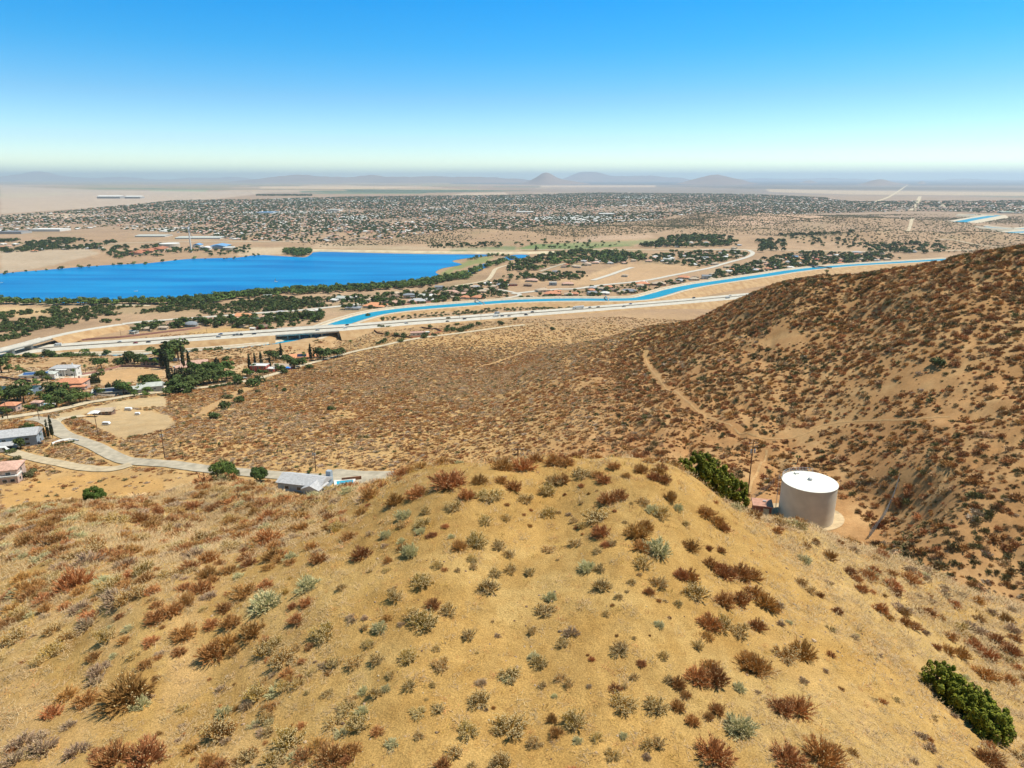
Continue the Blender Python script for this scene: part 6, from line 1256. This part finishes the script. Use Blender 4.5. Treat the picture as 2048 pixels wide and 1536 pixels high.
keep = np.array([offroad(a, b_, 10) for a, b_ in th]); th = th[keep]; keep = np.array([offroad(a, b_, 4) for a, b_ in tt]); tt = tt[keep]
n_ = len(th); z = zt(th[:, 0], th[:, 1]); r = np.hypot(th[:, 0], th[:, 1]); s = rd.uniform(.65, 1.1, n_)*np.clip(r/4500, 1, 1.5)
rt_ = np.zeros((n_, 3)); rt_[:, 2] = rd.choice([0.26, 1.83, .26, 1.83, .9], n_)+rd.normal(0, .05, n_)
hp = []
for rf in ('tan', 'pink', 'terra', 'grey', 'white', 'brown'):
    b_ = MB(); b_.box((0, 0, 1.4), (15, 11, 3.4)); me_ = b_.mesh('house', WL['cream']); me_.materials.append(RF[rf]); r_ = roofmb(15, 11, 3.0, 'hip'); v_ = b_.v+r_.v; f_ = b_.f+[tuple(i+8 for i in f) for f in r_.f]
    me_.clear_geometry(); me_.from_pydata(v_, [], f_); me_.polygons.foreach_set('material_index', [0]*6+[1]*len(r_.f)); hp.append(me_)
pid = rd.choice([0, 0, 0, 0, 1, 1, 1, 2, 3, 4, 5, 5], n_); wh = fbm(th[:, 0], th[:, 1], 700, 2, 91) > .2; pid[wh] = 4
gn_scatter('distant_town', np.stack([th[:, 0], th[:, 1], z], 1), rt_, np.stack([s, s, s], 1), pid, hp)
n_ = len(tt); z = zt(tt[:, 0], tt[:, 1]); r = np.hypot(tt[:, 0], tt[:, 1]); h = rd.uniform(5, 9.5, n_)*np.clip(r/4500, 1, 1.5)
gn_scatter('distant_town_trees', np.stack([tt[:, 0], tt[:, 1], z], 1), rotz(n_, rd), sc3(h, rd.uniform(1.0, 1.7, n_)), rd.choice([0, 2, 2], n_), lt)
# scrub on the far eroded hills and open desert
OPEN = [[(560,486),(760,482),(930,464),(1150,458),(1300,448),(1440,434),(1700,430),(1900,427),(2048,440),(2048,505),(1900,505),(1500,470),(1300,472),(1150,480),(900,486),(640,494)]]
od = sample([at_z(u, v, -200)[:2] for u, v in OPEN[0]], 15000, 4, lambda x, y: sstep(-.1, .12, fbm(x, y, 420, 4, 17))*.9+.1)
od = od[np.array([offroad(a, b_, 6) for a, b_ in od])]
bl = sample([at_z(u, v, -200)[:2] for u, v in [(1090,452),(1200,446),(1330,444),(1440,436),(1480,445),(1300,470),(1150,476),(1040,468),(930,466)]], 5000, 5)
bl2 = sample([at_z(u, v, -200)[:2] for u, v in [(1560,458),(1650,440),(1760,436),(2048,432),(2048,440),(1880,447),(1760,450),(1640,458)]], 2600, 6)
od = np.concatenate([od, bl, bl2]); n_ = len(od); h = rd.uniform(1.6, 3.8, n_)
gn_scatter('desert_scrub', np.stack([od[:, 0], od[:, 1], zt(od[:, 0], od[:, 1])], 1), rotz(n_, rd), sc3(h, rd.uniform(1.4, 2.4, n_)), rd.choice([3, 4], n_), lt)

# brush of the hillsides
def clump(seed, n_, mk, leaf, hh=.7):
    rd_ = random.Random(seed); mb = MB()
    for i in range(n_):
        a = rd_.uniform(0, 6.28); e = math.asin(rd_.uniform(.0, 1)); rr = rd_.uniform(.08, 1)**.6*(1+.2*math.sin(3*a+seed)); d = Vector((math.cos(a)*math.cos(e), math.sin(a)*math.cos(e), math.sin(e)*hh)); p = d*rr
        s1 = (d.normalized()+Vector((rd_.gauss(0, .4), rd_.gauss(0, .4), rd_.gauss(.3, .3)))).normalized(); sd_ = s1.cross(Vector((rd_.gauss(0, 1), rd_.gauss(0, 1), rd_.gauss(0, 1)))).normalized()*leaf*.42
        mb.add([p-s1*leaf-sd_, p-s1*leaf+sd_, p+s1*leaf*.8+sd_*.35, p+s1*leaf*.8-sd_*.35], [(0, 1, 2, 3)], rd_.random())
    return mb
bm = {'brn': mat('brown_brush', (.52,.27,.10), attr='tint', col2=(.27,.125,.045), rand=.3), 'drk': mat('dark_grey_green_brush', (.32,.225,.10), attr='tint', col2=(.16,.11,.05), rand=.25),
    'pal': mat('pale_dry_brush', (.70,.49,.28), attr='tint', col2=(.44,.28,.14), rand=.2), 'olv': mat('olive_brush', (.26,.24,.10), attr='tint', col2=(.12,.105,.045), rand=.25), 'rus': mat('rusty_brush', (.64,.34,.13), attr='tint', col2=(.36,.17,.06), rand=.25), 'wht': mat('ashen_brush', (.64,.50,.37), attr='tint', col2=(.38,.28,.19), rand=.2)}
BP = [clump(i*3+1, 190, m_, .17, hh).mesh('brush', bm[m_]) for i, (m_, hh) in enumerate([('brn', .7), ('brn', .6), ('drk', .7), ('drk', .55), ('pal', .55), ('pal', .65), ('olv', .7), ('wht', .45), ('rus', .65)])]
def sector(n_, r0, r1, a0, a1, seed, pw=2.0):
    q = np.random.default_rng(seed); r = (q.uniform(r0**pw, r1**pw, n_))**(1/pw); a = R_(1)*q.uniform(a0, a1, n_); return r*np.sin(a), r*np.cos(a), r, a, q
bare = [wpoly(PATCH[i][0]) for i in (0, 1, 3, 4, 5, 6, 7)]
x, y, r, a, q = sector(330000, 75, 960, -42, 43, 3, 1.75)
g1_ = fbm(x, y, 45, 3, 123); g2_ = fbm(x, y, 11, 3, 124)
right = sstep(R_(4), R_(14), a)*(1-sstep(430, 560, r))
dens = .80*sstep(-.45, .02, g1_*.7+g2_*.6)*right+(1-right)*(.98*sstep(-.42, -.02, g1_*.5+g2_*.6)); dens *= 1-.75*sstep(640, 800, r)
pu, pv = proj(x, y, zt(x, y)); smooth_slope = inpoly(x, y, wpoly([(0,975),(90,950),(190,935),(420,955),(400,975),(200,1020),(0,1030)])); dens *= np.where(smooth_slope, .12, 1)
val = inpoly(x, y, [at_z(u, v, -165)[:2] for u, v in [(-60,730),(60,725),(300,718),(480,712),(640,700),(560,740),(400,774),(250,792),(120,815),(-60,840)]]); dens *= np.where(val, .18, 1)
dens *= np.where((a < R_(-14)) & (r > 90) & (r < 235), .35, 1)
ok = q.random(len(x)) < dens
ok &= ~((x > TX-17) & (x < TX+15) & (y > TY-14) & (y < TY+13))
for b_ in bare: ok &= ~inpoly(x, y, b_)
x, y, r, a, g1_, g2_, right = [w_[ok] for w_ in (x, y, r, a, g1_, g2_, right)]
k_ = np.array([offroad(p_, q_2, .8) for p_, q_2 in zip(x, y)]); x, y, r, a, g1_, g2_, right = [w_[k_] for w_ in (x, y, r, a, g1_, g2_, right)]
n_ = len(x); u_ = q.random(n_)
pr = q.choice([0, 0, 1, 1, 8, 8, 8, 2, 4, 5, 6], n_); pc = q.choice([4, 5, 4, 5, 5, 4, 7, 7, 8, 6, 8, 1], n_)
cool = fbm(x, y, 60, 3, 200) > .06; pr = np.where(cool & (u_ < .35), q.choice([2, 6, 6, 7], n_), pr)
brp = fbm(x, y, 70, 3, 201) > .05; pc = np.where(brp & (u_ < .45), q.choice([0, 1, 8, 8], n_), pc)
pid = np.where(u_[::-1] < right, pr, pc)
s = q.gamma(3, .33, n_)*np.where(right > .5, .78, .70)*np.clip(r/300, .9, 1.3); s = np.clip(s, .3, 1.8)
gn_scatter('hillside_brush', np.stack([x, y, zt(x, y)-.05*s], 1), rotz(n_, q), np.stack([s, s*q.uniform(.85, 1.15, n_), s*np.where(right > .5, 1.1, .85)], 1), pid, BP)
bx = []; bz = []
prz = [(17.6,1.7),(20,4.2),(28,9.0),(44,12),(72,12),(100,-4)]
for i in range(2600):
    p_, nn_ = frames(bmp)[0] if False else (None, None); j = int(q.integers(1, len(bmp)-1)); d_ = bmp[j+1]-bmp[j-1]; d_.z = 0; d_.normalize(); of = float(q.uniform(27, 84)); h_ = float(np.interp(of, [a_[0] for a_ in prz], [a_[1] for a_ in prz]))
    w_ = bmp[j]+Vector((-d_.y, d_.x, 0))*of+d_*float(q.uniform(-4, 4)); t_ = max(h_+bmp[j].z, float(zt(w_.x, w_.y)))
    if fbm(np.array([w_.x]), np.array([w_.y]), 40, 2, 5)[0] > -.12: bx.append((w_.x, w_.y, t_))
n2_ = len(bx); s2 = np.clip(q.gamma(3, .33, n2_), .4, 2.2); gn_scatter('bank_brush', bx, rotz(n2_, q), np.stack([s2, s2, s2*.8], 1), q.choice([4, 5, 0, 6, 8, 2], n2_), BP)
print('brush', n_)
# low dry growth between the bushes of the near slopes
NP_ = [SH['R'][0][0], SH['R'][1][0], SH['O'][1][0], SH['W'][0][0], SH['W'][1][0], SH['G'][1][0]]
x, y, r, a, q = sector(14000, 14, 120, -44, 44, 8, 1.6)
left = sstep(R_(-11), R_(-20), a); rgt = sstep(R_(20), R_(31), a)*(1-sstep(70, 90, r)); g_n = fbm(x, y, 6, 3, 301)
crest = sstep(33, 40, r)*(1-sstep(85, 95, r))*(np.abs(a) < R_(25))
dens = np.maximum(np.maximum(left*.85*sstep(-.2, .15, g_n), rgt*.30*sstep(-.1, .2, g_n)), crest*.42)*(1-.3*sstep(60, 100, r))+.035; ok = q.random(len(x)) < dens; x, y, r, a = x[ok], y[ok], r[ok], a[ok]
n_ = len(x); s = q.uniform(.12, .5, n_)*np.clip(r/30, .7, 1.7); pid = q.choice([0, 1, 0, 1, 0, 2, 2, 3, 4, 5], n_)
gn_scatter('low_brush', np.stack([x, y, zt(x, y)-.02], 1), rotz(n_, q), np.stack([s, s, s*.8], 1), pid, NP_)
print('low', n_)
# straw litter, seedlings and stones on the hilltop
def straw(seed, n_, L, up):
    rd_ = random.Random(seed); mb = MB()
    for i in range(n_):
        b0 = Vector((rd_.gauss(0, .35), rd_.gauss(0, .35), 0)); a_ = rd_.uniform(0, 6.28); e = rd_.uniform(0, up); d = Vector((math.cos(a_)*math.cos(e), math.sin(a_)*math.cos(e), math.sin(e)))*L*rd_.uniform(.5, 1); sd_ = Vector((-math.sin(a_), math.cos(a_), .3))*.02
        mb.add([b0-sd_, b0+sd_, b0+d+Vector((0, 0, .02))], [(0, 1, 2)], rd_.random())
    return mb
mStraw = mat('bleached_straw', (.60,.44,.25), attr='tint', col2=(.40,.26,.11), rand=.15)
LP = [straw(1, 26, .45, .3).mesh('litter', mStraw), straw(2, 34, .5, .9).mesh('litter', mStraw), straw(3, 20, .4, 1.2).mesh('litter', mTw['O']), straw(4, 20, .35, .8).mesh('litter', mTw['R'])]
x, y, r, a, q = sector(90000, 12, 95, -44, 44, 9, 1.5)
left = sstep(R_(-9), R_(-20), a); rgt = sstep(R_(14), R_(24), a)*(1-sstep(60, 75, r)); g_n = fbm(x, y, 3.5, 4, 302)
dens = .14+left*.5*sstep(-.2, .1, g_n)+rgt*.55*sstep(-.15, .15, g_n)+.25*sstep(34, 38, r)*(1-left); ok = q.random(len(x)) < dens; x, y, r, a = x[ok], y[ok], r[ok], a[ok]; n_ = len(x)
s = q.uniform(.2, .6, n_)*np.clip(r/30, .75, 1.8); L2 = left[ok]+rgt[ok]; pid = np.where(q.random(n_) < .75*np.clip(L2, .1, 1), q.choice([0, 1, 1], n_), q.choice([2, 3, 1], n_))
gn_scatter('straw_litter', np.stack([x, y, zt(x, y)+.01], 1), rotz(n_, q), np.stack([s, s, s], 1), pid, LP)
def stone(seed):
    rd_ = random.Random(seed); mb = MB(); t = (1+5**.5)/2; vs = [Vector(v_).normalized()*rd_.uniform(.7, 1.1) for v_ in [(-1,t,0),(1,t,0),(-1,-t,0),(1,-t,0),(0,-1,t),(0,1,t),(0,-1,-t),(0,1,-t),(t,0,-1),(t,0,1),(-t,0,-1),(-t,0,1)]]
    mb.add([(v_.x, v_.y*.8, v_.z*.6) for v_ in vs], [(0,11,5),(0,5,1),(0,1,7),(0,7,10),(0,10,11),(1,5,9),(5,11,4),(11,10,2),(10,7,6),(7,1,8),(3,9,4),(3,4,2),(3,2,6),(3,6,8),(3,8,9),(4,9,5),(2,4,11),(6,2,10),(8,6,7),(9,8,1)]); return mb
mSt = mat('tan_stone', (.42,.31,.19), var=.15, scale=4, rand=.3); mSt2 = mat('dark_stone', (.20,.13,.08), var=.15, scale=4, rand=.3)
STN = [stone(1).mesh('stone', mSt), stone(2).mesh('stone', mSt2), stone(3).mesh('stone', mSt)]
x, y, r, a, q = sector(26000, 11, 70, -44, 44, 10, 1.4); g_n = fbm(x, y, 4, 3, 303); ok = q.random(len(x)) < (.25+.6*sstep(R_(12), R_(25), a))*sstep(-.2, .2, g_n); x, y, r = x[ok], y[ok], r[ok]; n_ = len(x); s = q.gamma(2, .012, n_)+.012
gn_scatter('stones', np.stack([x, y, zt(x, y)], 1), rotz(n_, q), np.stack([s, s, s], 1), q.integers(0, 3, n_), STN)

# ------------------------------------------------------------------ desert air
hz = MB(); hz.box((0, 36000, 300), (170000, 90000, 720)); vm_ = bpy.data.materials.new('desert_haze'); vm_.use_nodes = True; n = vm_.node_tree; n.nodes.clear()
pv = n.nodes.new('ShaderNodeVolumePrincipled'); pv.inputs['Density'].default_value = 3.5e-5; pv.inputs['Color'].default_value = (.66, .83, 1, 1); pv.inputs['Anisotropy'].default_value = .35
mo = n.nodes.new('ShaderNodeOutputMaterial'); n.links.new(pv.outputs[0], mo.inputs['Volume']); ho = hz.build('haze', vm_); tag(ho, kind='stuff')
finish_labels()
